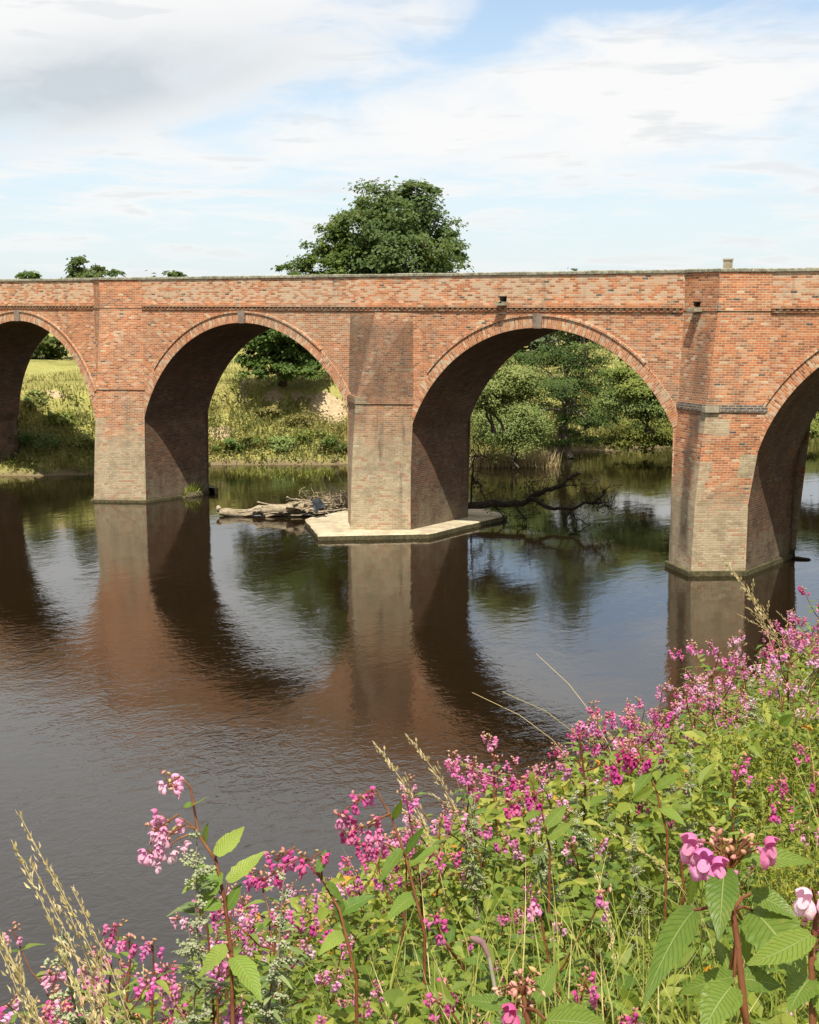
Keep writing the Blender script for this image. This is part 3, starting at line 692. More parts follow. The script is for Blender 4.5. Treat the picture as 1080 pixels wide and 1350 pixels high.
tree('meadow_bush', 'bright green bushy tree on the meadow seen through the second arch', B,
     [blob_px(B, x, y, a, b_, D_ + dz) for x, y, a, b_, dz in ((350, 468, 32, 20, 0), (385, 470, 32, 24, 0), (410, 470, 22, 24, 0), (370, 448, 42, 26, 0), (330, 474, 18, 12, 0), (395, 440, 35, 25, 0), (345, 425, 40, 30, 0), (340, 488, 22, 9, -1), (372, 490, 26, 10, -1), (405, 490, 24, 10, -1))], 19000, .22, 'tree_lime', .3, cat='tree', clump=.15)
for lab, px, py, tops, mat in (('small round dark tree in the hedge line behind the leftmost arch', 45, 469, ((60, 457, 28, 12), (35, 452, 28, 13), (20, 440, 20, 14)), 'tree'),
        ('distant tree with three tufts above the parapet left of the first pointed pier', 115, 469, ((113, 350, 20, 14), (98, 358, 12, 8), (128, 358, 10, 8), (115, 380, 32, 22), (115, 420, 40, 35)), 'tree'),
        ('low distant treetop just clearing the parapet at the far left', 36, 468, ((37, 364, 15, 6), (35, 390, 26, 22), (35, 420, 26, 28)), 'tree_lime'),
        ('tiny sprig of treetop above the parapet right of the first pointed pier', 228, 480, ((230, 362, 12, 4), (152, 360, 8, 4), (205, 395, 36, 30), (215, 430, 36, 32)), 'tree'),):
    B = at_z(px, py, 4.6); D_ = np.linalg.norm(B - EYE)
    tree('distant_tree', lab, B, [blob_px(B, *tp, D_) for tp in tops], 5200, .36, mat, .28, limbs=10)
# through the third arch: riverside tree and the bushes round it
B = at_z(738, 594, .4); D_ = np.linalg.norm(B - EYE)
tree('riverside_tree', 'open green riverside tree with visible trunk in the third arch', B,
     [blob_px(B, x, y, a, b_, D_ + dz) for x, y, a, b_, dz in ((755, 420, 40, 38, 0), (715, 470, 36, 16, 0), (770, 470, 42, 20, -1), (700, 505, 24, 12, 0), (745, 510, 42, 20, -2), (790, 500, 30, 18, 0), (720, 545, 26, 18, 1), (770, 545, 40, 22, -1), (800, 540, 20, 20, 0), (740, 450, 24, 14, 1), (790, 440, 26, 18, 0), (765, 395, 22, 30, 0), (757, 358, 7, 4, 0), (760, 578, 34, 10, 0))], 30000, .13, 'alder', .2, stems=2, limbs=26, bark='palebark', clump=.2, hollow=.3)
for lab, nm, px, py, z, bl, cnt, lf, mat in (
        ('grey green willow bush at the water edge left of the riverside tree', 'willow_bush', 672, 606, .5, ((672, 560, 42, 34), (700, 565, 28, 28), (645, 555, 30, 32), (668, 530, 28, 26)), 20000, .11, 'willow'),
        ('taller green bush behind the willow at the right edge of the second pier', 'bank_bush', 655, 560, 3.2, ((650, 520, 34, 28), (690, 505, 30, 24), (665, 495, 24, 20)), 13000, .12, 'willow'),
        ('yellowish rounded bush overhanging the water left of the patched pier', 'bank_bush', 850, 588, .6, ((850, 566, 34, 18), (820, 572, 24, 16), (878, 562, 26, 20), (815, 584, 20, 8), (850, 583, 24, 8), (880, 580, 22, 9)), 14000, .12, 'shrub'),
        ('pink flecked bush on the slope above the yellowish waterside bush', 'bank_bush', 850, 560, 2.4, ((850, 535, 36, 22), (815, 525, 26, 20), (880, 525, 26, 24)), 12000, .12, 'willow'),
        ('rough shrub crowning the bank right of the riverside tree', 'bank_bush', 850, 530, 3.6, ((850, 508, 40, 16), (820, 495, 24, 14), (880, 500, 30, 18)), 11000, .13, 'shrub'),
        ('yellow green bush at the water edge in the rightmost arch', 'bank_bush', 1050, 575, .5, ((1050, 556, 20, 18), (1075, 562, 22, 14), (1025, 560, 24, 18)), 8000, .13, 'shrub'),
        ('dark tree standing on the far bank in the rightmost arch', 'bank_tree', 1090, 560, 2.0, ((1085, 520, 26, 28), (1110, 510, 40, 34), (1060, 505, 22, 24), (1050, 530, 16, 16)), 6000, .26, 'tree')):
    B = at_z(px, py, z); D_ = np.linalg.norm(B - EYE)
    tree(nm, lab, B, [blob_px(B, *b4, D_) for b4 in bl], cnt, lf, mat, .07, cat='tree' if 'tree' in nm else 'bush', stems=3, limbs=8, clump=.2, hollow=.3, fork=.2)
for lab, px, py, bl in (('hazy pale tree in the distance right of the riverside tree', 830, 478, ((830, 450, 26, 18), (850, 455, 24, 16), (810, 440, 24, 18))),
        ('farthest hazy treetop between riverside tree and arch ring', 866, 484, ((866, 466, 22, 14), (890, 460, 26, 18))),
        ('hazy tree in the distance behind the riverside tree crown', 700, 478, ((700, 455, 30, 20), (672, 462, 24, 14)))):
    B = at_z(px, py, 4.8); D_ = np.linalg.norm(B - EYE)
    tree('distant_tree', lab, B, [blob_px(B, *b4, D_) for b4 in bl], 3500, .4, 'farleaf', .25, limbs=8)
# thin sapling on the bank top and small bushes on the slope
B = at_z(313, 522, 3.8); D_ = np.linalg.norm(B - EYE)
tree('sapling', 'thin twiggy sapling on the lip of the bank in the second arch', B, [blob_px(B, 313, 503, 9, 16, D_), blob_px(B, 309, 512, 8, 9, D_), blob_px(B, 318, 495, 6, 8, D_)], 500, .1, 'shrub', .03, cat='sapling', stems=5, limbs=6, clump=.2, hollow=.2)
slope = [(300, 598, 'bright green weed clump at the waterline right of the first pier', 18, 12, 'tree_lime'), (338, 588, 'rounded green bush low on the bank in the second arch', 13, 9, 'shrub'), (372, 592, 'dull green bush beside the waterline in mid arch', 20, 13, 'willow'),
         (408, 580, 'spreading grey green bush low on the bank near the second pier', 20, 10, 'shrub'), (440, 596, 'green bush rooted at the foot of the bank by the second pier', 14, 13, 'tree_lime'), (352, 552, 'brownish bush halfway up the bank', 16, 10, 'rough'), (395, 560, 'rust tinged bush below the sand scar', 17, 11, 'rough'),
         (80, 560, 'green bush below the small sand scar in the leftmost arch', 18, 11, 'shrub'), (45, 592, 'dark leaved bush enlarged to stand in for deep shade in the leftmost arch', 30, 18, 'tree'), (108, 590, 'scrubby bush beside the first pier on the shaded bank', 14, 10, 'shrub'), (45, 530, 'pinkish scrub on the bank in the leftmost arch', 14, 9, 'willow')]  # the large dark-leaved bush deepens the arch shade by its own colour
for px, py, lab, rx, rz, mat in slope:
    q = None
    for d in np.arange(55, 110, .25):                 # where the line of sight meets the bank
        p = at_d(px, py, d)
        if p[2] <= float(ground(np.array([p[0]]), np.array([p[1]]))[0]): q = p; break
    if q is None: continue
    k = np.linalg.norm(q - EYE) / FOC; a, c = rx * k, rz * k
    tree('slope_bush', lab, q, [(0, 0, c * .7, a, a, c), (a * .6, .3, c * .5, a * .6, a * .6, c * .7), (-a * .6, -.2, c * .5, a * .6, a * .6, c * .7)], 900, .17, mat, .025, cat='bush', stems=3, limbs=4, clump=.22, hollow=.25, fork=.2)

# rough grass and low weeds over the far bank (one mass)
n = 150000
X = rng.uniform(-72, -18, n); Y = rng.uniform(40, 120, n); Pxy = np.stack([X, Y], 1)
df = sdist(Pxy, FAR); Z = ground(X, Y)
keep = (df > -1.6) & ((df < 8.5) | (rng.random(n) < np.clip(.42 - df * .006, .05, 1))) & (df < 70) & (Z > .02)
for (px, py, pz, r) in ((434, 541, 3.2, 1.2), (368, 525, 3.4, .45), (390, 524, 3.5, .4), (75, 517, 3.2, .4)):
    q = hit(px, py); keep &= (np.hypot(X - q[0], Y - q[1]) > r * rng.uniform(.6, 1.2, n)) | (Z > 3.95)
X, Y, Z, df = X[keep], Y[keep], Z[keep], df[keep]; n = len(X)
patch = wob(X, Y, .8, 4) * .5 + wob(X, Y, 2.3, 9) * .35
hgt = np.where(df < 6.2, rng.uniform(.25, .75, n) * (1 + .5 * patch), rng.uniform(.14, .34, n))
D = rdir(n) * .45 + np.array([0, 0, 1.0]); D /= np.linalg.norm(D, axis=1)[:, None]
rn = np.clip(.36 + .3 * patch + rng.normal(0, .17, n) + np.where(df > 6.5, .16, 0), 0, 1)
mb = MB()
mb.blades(np.stack([X, Y, Z - .03], 1), D, hgt, rng.uniform(.022, .06, n), rdir(n) * np.array([1, 1, .1]) * .35, rn)
w = (df < 6.3) & (rng.random(n) < .75); k = int(w.sum())
for rep in range(3):
    C = np.stack([X[w], Y[w], Z[w]], 1) + rng.normal(0, .15, (k, 3)) + np.array([0, 0, .25]) * (1 + patch[w])[:, None]
    mb.kites(C, rdir(k), rdir(k) + np.array([0, 0, 1.2]), rng.uniform(.1, .26, k), rng.uniform(.06, .14, k), .15, np.clip(rn[w] - .1 + rng.normal(0, .1, k), 0, 1))
tag(mb.build('bank_grass', MAT['rough']), 'rough yellow green grass and weeds covering the far bank and meadow', 'grass', kind='stuff')
n = 2600; mb = MB()
c = np.array([at_z(rng.uniform(632, 722), 607, .3) for _ in range(n)]); c += rng.normal(0, .35, (n, 3)) * np.array([1, 1, .0]); c[:, 2] = np.maximum(ground(c[:, 0], c[:, 1]), -.05)
mb.blades(c, rdir(n) * .35 + np.array([0, 0, 1]), rng.uniform(.3, .85, n), .035, rdir(n) * .3)
tag(mb.build('reeds', MAT['dry']), 'pale dry reeds fringing the water below the willow bush', 'reeds', kind='stuff')
n = 420; mb = MB(); q = np.array([at_z(rng.uniform(300, 440), rng.normal(623, 4.5), .0) for _ in range(n)])
mb.blades(q, rdir(n) * .7 + np.array([0, 0, .8]), rng.uniform(.08, .25, n), .04, rdir(n) * .3, rng.uniform(.2, .7, n))
tag(mb.build('water_weeds', MAT['grass']), 'thin green water weeds breaking the surface by the far bank', 'water weeds', kind='stuff')

# ------------------------------------------------------------------ driftwood and the fallen tree
A = at_z(291, 677, .1); Bp = at_z(402, 672, .3); Cc = at_z(450, 664, .35)
o = thing('driftwood_log', 'bleached driftwood trunk with root tangle lodged against the footing slab', 'driftwood', tuple(A))
mb = MB(); P = A * 0 + (Bp - A) * np.linspace(0, 1, 12)[:, None] + rng.normal(0, .03, (12, 3)); P[:, 2] += np.array([.03, .0, -.04, -.05, -.04, 0, .02, .05, .08, .1, .12, .12]); mb.tube(P, np.array([.12, .18, .16, .13, .12, .13, .15, .17, .18, .18, .17, .15]) * rng.uniform(.9, 1.1, 12), 10)
for i in range(34):
    a_ = rng.uniform(0, 6.28); o_ = np.array([.3 * math.cos(a_), .8 * math.cos(a_), abs(math.sin(a_))]) * .15; i0 = rng.integers(0, 6); Q = P[i0:i0 + 6] + o_ + rng.normal(0, .02, (6, 3)); mb.tube(Q, np.array([.01, .035, .045, .045, .03, .01]) * rng.uniform(.6, 1.2), 5)
mb.tube([P[0] + [0, 0, .1], P[0] + [-.15, .1, .2], P[0] + [-.25, .1, .15]], [.12, .1, .04], 7)
mb.build('log', MAT['driftwood'], o, True)
mb = MB()
for i in range(46):
    a = P[rng.integers(4, 11)] + rng.normal(0, .16, 3) * [1, 1, .8]; b_ = Cc - A + rng.normal(0, .45, 3) * [1.3, 1.3, .35] - [0, 0, .15]; Q = a + (b_ - a) * np.linspace(0, 1, 9)[:, None] + rng.normal(0, .035, (9, 3)); mb.tube(Q, np.linspace(rng.uniform(.03, .075), .02, 9), 5)
mb.build('roots', MAT['driftwood'], o, True)
mb = MB()
for i in range(230):
    a = Cc - A + rng.normal(0, .55, 3) * [1.4, 1.2, .35] + [0, 0, .05]; d = rdir(1)[0]; d[2] = abs(d[2]) * .8
    mb.tube(limb(a, a + d * rng.uniform(.3, 1.1), rng.uniform(-.1, .2), 5), np.linspace(.018, .006, 5), 4)
mb.build('twigs', MAT['driftwood'], o)
q = at_z(420, 663, .75); mb = MB()
g = 9; gx_, gy_ = np.meshgrid(np.linspace(0, 1, g), np.linspace(0, 1, g), indexing='ij')
V = np.stack([(gx_ - .5) * .8 + .08 * np.sin(gy_ * 7), (gy_ - .5) * .5, .12 * np.sin(gx_ * 5 + gy_ * 3) - .55 * np.clip(gx_ - .55, 0, 1) ** 1.2 + .05 * np.sin(gy_ * 11 + gx_ * 9)], -1).reshape(-1, 3)
ii = (np.arange(g - 1)[:, None] * g + np.arange(g - 1)).ravel(); Fq = np.stack([ii, ii + g, ii + g + 1, ii + 1], 1)
mb.add(V, Fq); mb.add(V - [0, 0, .012], Fq[:, ::-1])
o = mb.build('plastic_scrap', MAT['plastic'], None, True); o.location = tuple(q); o.rotation_euler = (0, 0, R(-40))
tag(o, 'crumpled dark scrap of sheeting caught on top of the driftwood', 'scrap')

A = at_y(618, 668, 45.4); A = at_z(618, 668, .55)
o = thing('fallen_branch', 'dark fallen tree branch lying in the water against the second pier', 'dead branch', tuple(A))
mb = MB(); tw = MB(); lf = MB()
def px3(x, y, z0): return at_d(x, y, np.linalg.norm(A - EYE) + z0) - A
paths = [([(606, 668, 0), (650, 665, 0), (690, 662, 0), (702, 656, .3), (720, 647, .5), (738, 640, .6), (752, 630, .8), (764, 624, .9)], .22), ([(700, 658, 0), (722, 668, -.4), (752, 671, -.6), (770, 662, -.8), (782, 664, -.9), (792, 655, -1), (797, 646, -1)], .13),
         ([(620, 662, .3), (622, 630, .4), (626, 600, .4), (624, 575, .4)], .07), ([(622, 632, .4), (634, 640, .2), (640, 660, 0)], .08), ([(752, 671, -.6), (757, 682, -.9), (768, 686, -1)], .06), ([(676, 664, 0), (690, 680, -.4), (694, 686, -.5)], .06),
         ([(738, 640, .6), (760, 640, .8), (785, 636, 1), (795, 628, 1.1)], .04), ([(626, 600, .4), (640, 602, .3), (650, 604, .2)], .03), ([(706, 652, .3), (702, 640, .3), (703, 630, .3)], .03), ([(782, 664, -.9), (800, 662, -1), (806, 668, -1)], .05), ([(690, 662, 0), (698, 648, 0), (692, 636, .1)], .04), ([(650, 666, 0), (664, 680, -.3), (662, 694, -.5)], .05)]
ends = []
for pp, r in paths:
    P = np.array([px3(*p) for p in pp]); Q = []
    for a, b_ in zip(P[:-1], P[1:]):
        for f in (0, .33, .66): Q.append(a + (b_ - a) * f + rng.normal(0, .035, 3))
    Q.append(P[-1]); Q = np.array(Q); mb.tube(Q, np.linspace(r * .7, r * .25, len(Q)) * rng.uniform(.85, 1.15, len(Q)), 7); ends += list(Q)
for i in range(300):
    a = ends[rng.integers(3, len(ends))]; d = rdir(1)[0] * rng.uniform(.25, .95); b_ = a + d
    tw.tube(limb(a, b_, rng.uniform(-.15, .1), 5), np.linspace(.016, .005, 5), 4)
    k = 2; lf.kites(b_ + rng.normal(0, .1, (k, 3)), rdir(k), rdir(k), rng.uniform(.06, .16, k), rng.uniform(.03, .07, k), .2)
mb.build('limb', MAT['deadwood'], o, True); tw.build('twigs', MAT['deadwood'], o); lf.build('withered_leaves', MAT['deadwood'], o)
q = at_z(1050, 737, 0); o = thing('snag', 'small dark snag sticking out of the water right of the patched pier', 'snag', tuple(q))
mb = MB(); mb.tube([(-.35, 0, -.1), (0, 0, .04), (.4, .1, .02), (.6, .1, -.1)], [.05, .06, .05, .03], 6); mb.tube([(-.05, 0, 0), (-.1, 0, .25), (-.05, .05, .4)], [.03, .025, .015], 5); mb.tube([(-.1, 0, .2), (-.25, 0, .3)], [.02, .01], 5)
mb.build('snag_wood', MAT['deadwood'], o)
q = at_z(254, 652, .12); o = thing('weed_tuft', 'small green weed tuft growing on the ledge of the first pier', 'weed', (-45.15, q[1] + .2, .1))
mb = MB(); k = 90; mb.blades(rng.normal(0, .14, (k, 3)) * [.5, 2, 0], rdir(k) * .6 + [0.3, 0, 1], rng.uniform(.2, .55, k), .05, rdir(k) * .4, rng.uniform(.1, .7, k)); mb.build('blades', MAT['grass'], o)
mb = MB(); mb.tube([(-.1, -.5, -.15), (.1, -.2, -.05), (.12, .3, -.05), (0, .7, -.15)], [.1, .22, .22, .08], 8); mb.build('silt_ledge', MAT['algae'], o, True)

# ------------------------------------------------------------------ the flowering bank in front
def unit(v): v = np.asarray(v, float); return v / (np.linalg.norm(v) + 1e-12)
def leaf(mb, base, d, up, L, W, droop=.3, seg=7, rnd=.5, fold=.22, serr=0.0, mat=0, curl=0.0):
    base = np.asarray(base, float); d = unit(d); s_ = unit(np.cross(d, up)); u_ = np.cross(s_, d)
    t = np.linspace(0, 1, seg + 1); V = []; uv = []
    for i, q in enumerate(t):
        w = W * .5 * (math.sin(math.pi * min(1, q * .93 + .07) ** .85) ** .9) * (1 - .35 * q * q) + .0015
        if serr: w *= 1 + serr * (1 if i % 2 else -1)
        c = base + d * L * q - np.array([0, 0, 1]) * droop * L * q * q + s_ * curl * L * q * q
        sd = s_; e = u_ * fold * w
        rp = u_ * (.13 * w * math.sin(i * 1.9 + L * 900)); rq = u_ * (.13 * w * math.sin(i * 2.3 + L * 700))
        V += [c + sd * w + e + rp, c + sd * w * .5 + e * .62, c, c - sd * w * .5 + e * .62, c - sd * w + e + rq]
        uv += [(q, 1), (q, .5), (q, 0), (q, -.5), (q, -1)]
    F = [[i*5+j, i*5+j+1, (i+1)*5+j+1, (i+1)*5+j] for i in range(seg) for j in range(4)]
    mb.add(V, F, rnd, mat, uv)
def flower(mb, c, f, size, tone=.4, fine=1):
    """balsam flower: hood petal, two broad lip lobes, pouch and hooked spur; f is where it faces"""
    f = unit(f); up = unit(np.array([0, 0, 1]) - f * f[2] + 1e-6); s_ = np.cross(f, up); k = size
    def W(P): P = np.asarray(P, float); return c + k * (P[:, :1] * f + P[:, 1:2] * s_ + P[:, 2:3] * up)
    n = (3, 4, 8)[fine]; m6 = (7, 9, 17)[fine]
    for sg in (-1, 1):                                   # lip lobes: ruffled convex discs
        V = [(.27, sg * .21, -.44)]; rn = [max(0, tone - .3)]
        for i in range(1, n):
            r = i / (n - 1)
            for j in range(m6 - 1):
                th = 6.2832 * j / (m6 - 1); rr = r * (1 + .09 * math.sin(5 * th + sg) * r)
                V.append((.3 - .2 * r * r - .12 * rr * math.sin(th) + .04 * math.sin(7 * th) * r, sg * .21 + .28 * rr * math.cos(th), -.46 + .38 * rr * math.sin(th))); rn.append(min(1, max(0, tone - .3 + r * .4)))
        q = m6 - 1; rn = np.array(rn); Vw = W(V)
        base_ = mb.n
        mb.add(Vw, [[0, 1 + j, 1 + (j + 1) % q] for j in range(q)], rn)
        mb.F.append(np.array([[1+(i-1)*q+j, 1+i*q+j, 1+i*q+(j+1)%q, 1+(i-1)*q+(j+1)%q] for i in range(1, n-1) for j in range(q)], int) + base_); mb.M.append(0)
    V = []; rn = []; m_ = m6
    for i in range(n):                                   # hood: helmet over the throat
        a = i / (n - 1)
        for j in range(m_):
            b_ = (j / (m_ - 1) - .5) * 2.7
            V.append((.02 - .2 * math.sin(math.pi * a * .85) * math.cos(b_) + .3 * a ** 3 + .2 * (1 - math.cos(b_)), .38 * math.sin(b_) * math.sin(math.pi * (.2 + .66 * a)), -.05 + .54 * math.sin(a * 1.5) - .05 * abs(b_) * a)); rn.append(np.clip(tone + .3 - .3 * a, 0, 1))
    mb.add(W(V), [[i*m_+j, i*m_+j+1, (i+1)*m_+j+1, (i+1)*m_+j] for i in range(n-1) for j in range(m_-1)], np.array(rn))
    kk = 9 if fine == 2 else 5; a = np.linspace(0, 1, kk); P = W(np.stack([.3 - .75 * a, 0 * a, -.12 - .16 * np.sin(a * 2.6)], 1))
    mb.tube(P, k * np.interp(a, [0, .25, .5, .75, 1], [.23, .25, .2, .11, .03]), (5, 7, 12)[fine], rnd=np.clip(tone - .18, 0, 1))
    P = W(np.stack([-.45 - .04 * np.sin(a * 3), 0 * a, -.2 - .2 * a], 1)); mb.tube(P, k * np.interp(a, [0, 1], [.035, .015]), 4, rnd=.6)
def raceme(fm, bm, sm, base, d, L, nfl, size, fine=1, tone=.4):
    if isinstance(fm, list): k_ = MB(); fm.append(k_); fm = k_
    """a flowering spray: stalk, drooping open flowers round it, buds at the tip"""
    d = unit(d); P = np.array([base + d * L * t + np.array([0, 0, -.12 * L * t * t]) for t in np.linspace(0, 1, 5)])
    sm.tube(P, np.linspace(.0035, .002, 5), 5)
    for i in range(nfl):
        t = rng.uniform(.45, 1.0); a = P[min(4, int(t * 4.99))]; az = rng.uniform(0, 6.283)
        h = np.array([math.cos(az), math.sin(az), rng.uniform(-.35, .15)]); q = a + h * rng.uniform(.02, .045) + np.array([0, 0, rng.uniform(-.035, .02)])
        sm.tube([a, (a + q) / 2 + [0, 0, .012], q + [0, 0, .006]], [.0012, .0011, .001], 3, cap=False)
        flower(fm, q, h + np.array([0, 0, -.15]), size * rng.uniform(.8, 1.12), np.clip(tone + rng.normal(0, .16), 0, 1), fine)
    for i in range(int(nfl * .8) + 3):
        az = rng.uniform(0, 6.283); q = P[-1] + np.array([math.cos(az), math.sin(az), .3]) * rng.uniform(.01, .035) + [0, 0, rng.uniform(-.01, .03)]
        s_ = rng.uniform(.005, .009); h = rdir(1)[0]
        fm.tube([q - h * s_, q - h * s_ * .3, q + h * s_ * .5, q + h * s_ * 1.3], [s_ * .25, s_ * .7, s_ * .55, s_ * .1], 5, mat=1, rnd=rng.random())
        sm.tube([P[-1], q], [.001, .001], 3, cap=False)
BUILT = []
def balsam(h, fmat, nsp, nfl, size=.032, fine=0, leaves=1.0, tone=.4):
    o = thing('balsam_plant', 'pink balsam', 'flowering plant')
    sm, lm, fm, bm = MB(), MB(), [], None
    P = np.array([(0, 0, 0), *(np.array([rng.normal(0, .012), rng.normal(0, .012), h * t]) for t in (.2, .4, .6, .8)), (rng.normal(0, .03), rng.normal(0, .03), h)])
    at = lambda t: np.array([np.interp(t, np.linspace(0, 1, 6), P[:, i]) for i in range(3)])
    sm.tube(P, np.linspace(.0085, .0035, 6), 6)
    t = .16; k = 0
    while t < .97:
        az0 = rng.uniform(0, 6.28); nl = 3 if t > .3 else 2
        for j in range(nl):
            if rng.random() > leaves: continue
            az = az0 + j * 6.283 / nl + rng.normal(0, .25); up_ = rng.uniform(.05, .6)
            d = np.array([math.cos(az), math.sin(az), up_]); L = (.15 - .075 * t) * rng.uniform(.75, 1.2) * (1.0 if t > .25 else .7)
            b0 = at(t); pet = b0 + unit(d) * .02; sm.tube([b0, pet], [.002, .0016], 4, cap=False)
            leaf(lm, pet, d, np.array([.15, -.2, 1]) + rng.normal(0, .15, 3), L, L * rng.uniform(.28, .36), rng.uniform(.2, .6), 6, rng.random(), curl=rng.normal(0, .1))
        t += rng.uniform(.055, .085)
    if nfl: raceme(fm, bm, sm, P[-1], np.array([rng.normal(0, .2), rng.normal(0, .2), 1]), .09, nfl, size, fine, tone)
    for i in range(nsp):
        t0 = rng.uniform(.62, .95); az = i * 2.4 + rng.normal(0, .4); d = np.array([math.cos(az), math.sin(az), rng.uniform(.7, 1.3)]); L = rng.uniform(.12, .26)
        b0 = at(t0); tip = b0 + unit(d) * L; sm.tube(limb(b0, tip, -.01, 4), [.004, .0035, .003, .0028], 5)
        for j in range(4):
            a = rng.uniform(0, 6.28); dd = np.array([math.cos(a), math.sin(a), .25]); l = rng.uniform(.05, .1)
            leaf(lm, b0 + unit(d) * L * rng.uniform(.4, 1), dd, (0, 0, 1), l, l * .34, rng.uniform(.2, .5), 5, rng.random())
        raceme(fm, bm, sm, tip, unit(d) + [0, 0, .3], rng.uniform(.06, .1), nfl, size, fine, tone)
    sm.build('stem', MAT['balsam_stem'], o, True); lm.build('foliage', MAT['balsam'], o, True)
    for k_ in fm: k_.build('blossom', [MAT[fmat], MAT['bud']], o, True)
    return o
def stalk(h, lean, heads=1):
    o = thing('grass_stalk', 'grass stalk', 'grass stalk'); sm, hm = MB(), MB()
    t = np.linspace(0, 1, 9); P = np.stack([lean * h * t ** 3.4, .03 * h * np.sin(3 * t), h * (t - .18 * abs(lean) * t ** 3)], 1)
    sm.tube(P, np.linspace(.0024, .0010, 9), 4)
    if heads:
        for i in range(90):
            u_ = rng.uniform(.66, 1.0); p = np.array([np.interp(u_, t, P[:, k]) for k in range(3)]); T = unit(P[-1] - P[-3])
            sp = .016 * (1.02 - u_) / .34 + .004
            hm.kites([p + rng.normal(0, sp * .5, 3)], np.array([T + rdir(1)[0] * .45]), rdir(1), rng.uniform(.012, .024), rng.uniform(.004, .0075), .3)
        for i in range(4):
            u_ = rng.uniform(.66, .85); p = np.array([np.interp(u_, t, P[:, k]) for k in range(3)]); d = unit(unit(P[-1] - P[-3]) + rdir(1)[0] * .6) * rng.uniform(.04, .09); sm.tube([p, p + d], [.0008, .0006], 3, cap=False)
            for k in range(12): hm.kites([p + d * rng.uniform(.3, 1.1) + rng.normal(0, .002, 3)], np.array([d]), rdir(1), .016, .005, .3)
    a = 2 if heads else 0
    for i in range(a):
        p = P[2 + i]; az = rng.uniform(0, 6.28); sm.blades([p], np.array([[math.cos(az) * .3, math.sin(az) * .3, 1]]), .35 * h, .006, np.array([[math.cos(az) * .5, math.sin(az) * .5, -.3]]), .5)
    sm.build('stalk', MAT['dry'], o, True)
    if heads: hm.build('seed_sprays', MAT['dry'], o)
    return o
def mugwort(h):
    o = thing('mugwort_plant', 'mugwort', 'wild plant'); sm, lm, fm = MB(), MB(), MB()
    P = limb((0, 0, 0), (rng.normal(0, .08), rng.normal(0, .08), h), 0, 7); sm.tube(P, np.linspace(.005, .0015, 7), 5)
    octF = [[0,1,4],[1,2,4],[2,3,4],[3,0,4],[1,0,5],[2,1,5],[3,2,5],[0,3,5]]; octV = np.array([(1,0,0),(0,1,0),(-1,0,0),(0,-1,0),(0,0,1.2),(0,0,-1.2)])
    for i in range(44):
        t = rng.uniform(.4, 1.0); b0 = np.array([np.interp(t, np.linspace(0, 1, 7), P[:, k]) for k in range(3)]); az = i * 2.4; L = (.085 * (1.12 - t) + .015) * rng.uniform(.7, 1.2)
        d = np.array([math.cos(az), math.sin(az), .55]); Q = np.array([b0 + unit(d) * L * s for s in np.linspace(0, 1, 5)]); Q[:, 2] -= .25 * L * np.linspace(0, 1, 5) ** 2; sm.tube(Q, .0011, 3)
        for j in range(int(12 + L * 260)):
            p = Q[0] + (Q[-1] - Q[0]) * rng.uniform(.15, 1.05) + rng.normal(0, .0035, 3); fm.add(p + octV * rng.uniform(.0022, .0038), octF, rng.random())
    for i in range(30):
        t = rng.uniform(.1, .9); b0 = np.array([np.interp(t, np.linspace(0, 1, 7), P[:, k]) for k in range(3)]); az = rng.uniform(0, 6.28); d = np.array([math.cos(az), math.sin(az), rng.uniform(-.1, .7)])
        for s in (-.6, 0, .6): leaf(lm, b0, d + s * np.array([-math.sin(az), math.cos(az), 0]), (0, 0, 1), rng.uniform(.03, .065), .011, .3, 3, rng.random())
    sm.build('stem', MAT['palebark'], o, True); lm.build('foliage', MAT['mugleaf'], o, True); fm.build('flower_sprays', MAT['mug'], o)
    return o
def gnd(x, y): return float(bank_near(np.array([x]), None)[0])

# masses: grass and undergrowth
def inside(n, x0=-5.4, x1=.9, y0=.5, y1=17):
    X = rng.uniform(x0, x1, n); Y = rng.uniform(y0, y1, n)
    az = (X * RGT[0] + Y * RGT[1]) / np.maximum(X * FWD[0] + Y * FWD[1], .05); dist = np.hypot(X, Y)
    k = (az > -.62) & (az < .62) & (dist > .9) & (X * FWD[0] + Y * FWD[1] > .3)
    k &= rng.random(n) < np.clip(3.6 / dist, .16, 1)
    return X[k], Y[k], dist[k]
X, Y, dist = inside(70000); n = len(X); Z = np.interp(X, [-5, -3.85, -2, 0, 2], [4.4, 5.2, 6.15, 7.0, 7.25])
pt = wob(X, Y, 1.6, 3); hg = rng.uniform(.22, .62, n) * (1 + .3 * pt) * np.clip(.55 + .14 * dist, .5, 1.15)
mb = MB(); az = rng.uniform(0, 6.283, n); bend = np.stack([np.cos(az), np.sin(az), -.35 * np.ones(n)], 1) * rng.uniform(.1, .6, n)[:, None]
mb.blades(np.stack([X, Y, Z], 1), rdir(n) * .25 + [0, 0, 1], hg, rng.uniform(.004, .009, n) * (1 + .04 * dist), bend, np.clip(.4 + .25 * pt + rng.normal(0, .24, n) + np.clip((X + 2.7) * .2, 0, .3) * np.clip((dist - 3) / 3, 0, 1), 0, 1))
tag(mb.build('bank_grass', MAT['grass']), 'long green and straw coloured grass matting the near bank between the balsam', 'grass', kind='stuff')
X, Y, dist = inside(160000, x0=-4.85); kk_ = (X < -2.4) | (dist < 3.2) | (rng.random(len(X)) < .5); X, Y, dist = X[kk_], Y[kk_], dist[kk_]; n = len(X); Z = np.interp(X, [-5, -3.85, -2, 0, 2], [4.4, 5.2, 6.15, 7.0, 7.25])
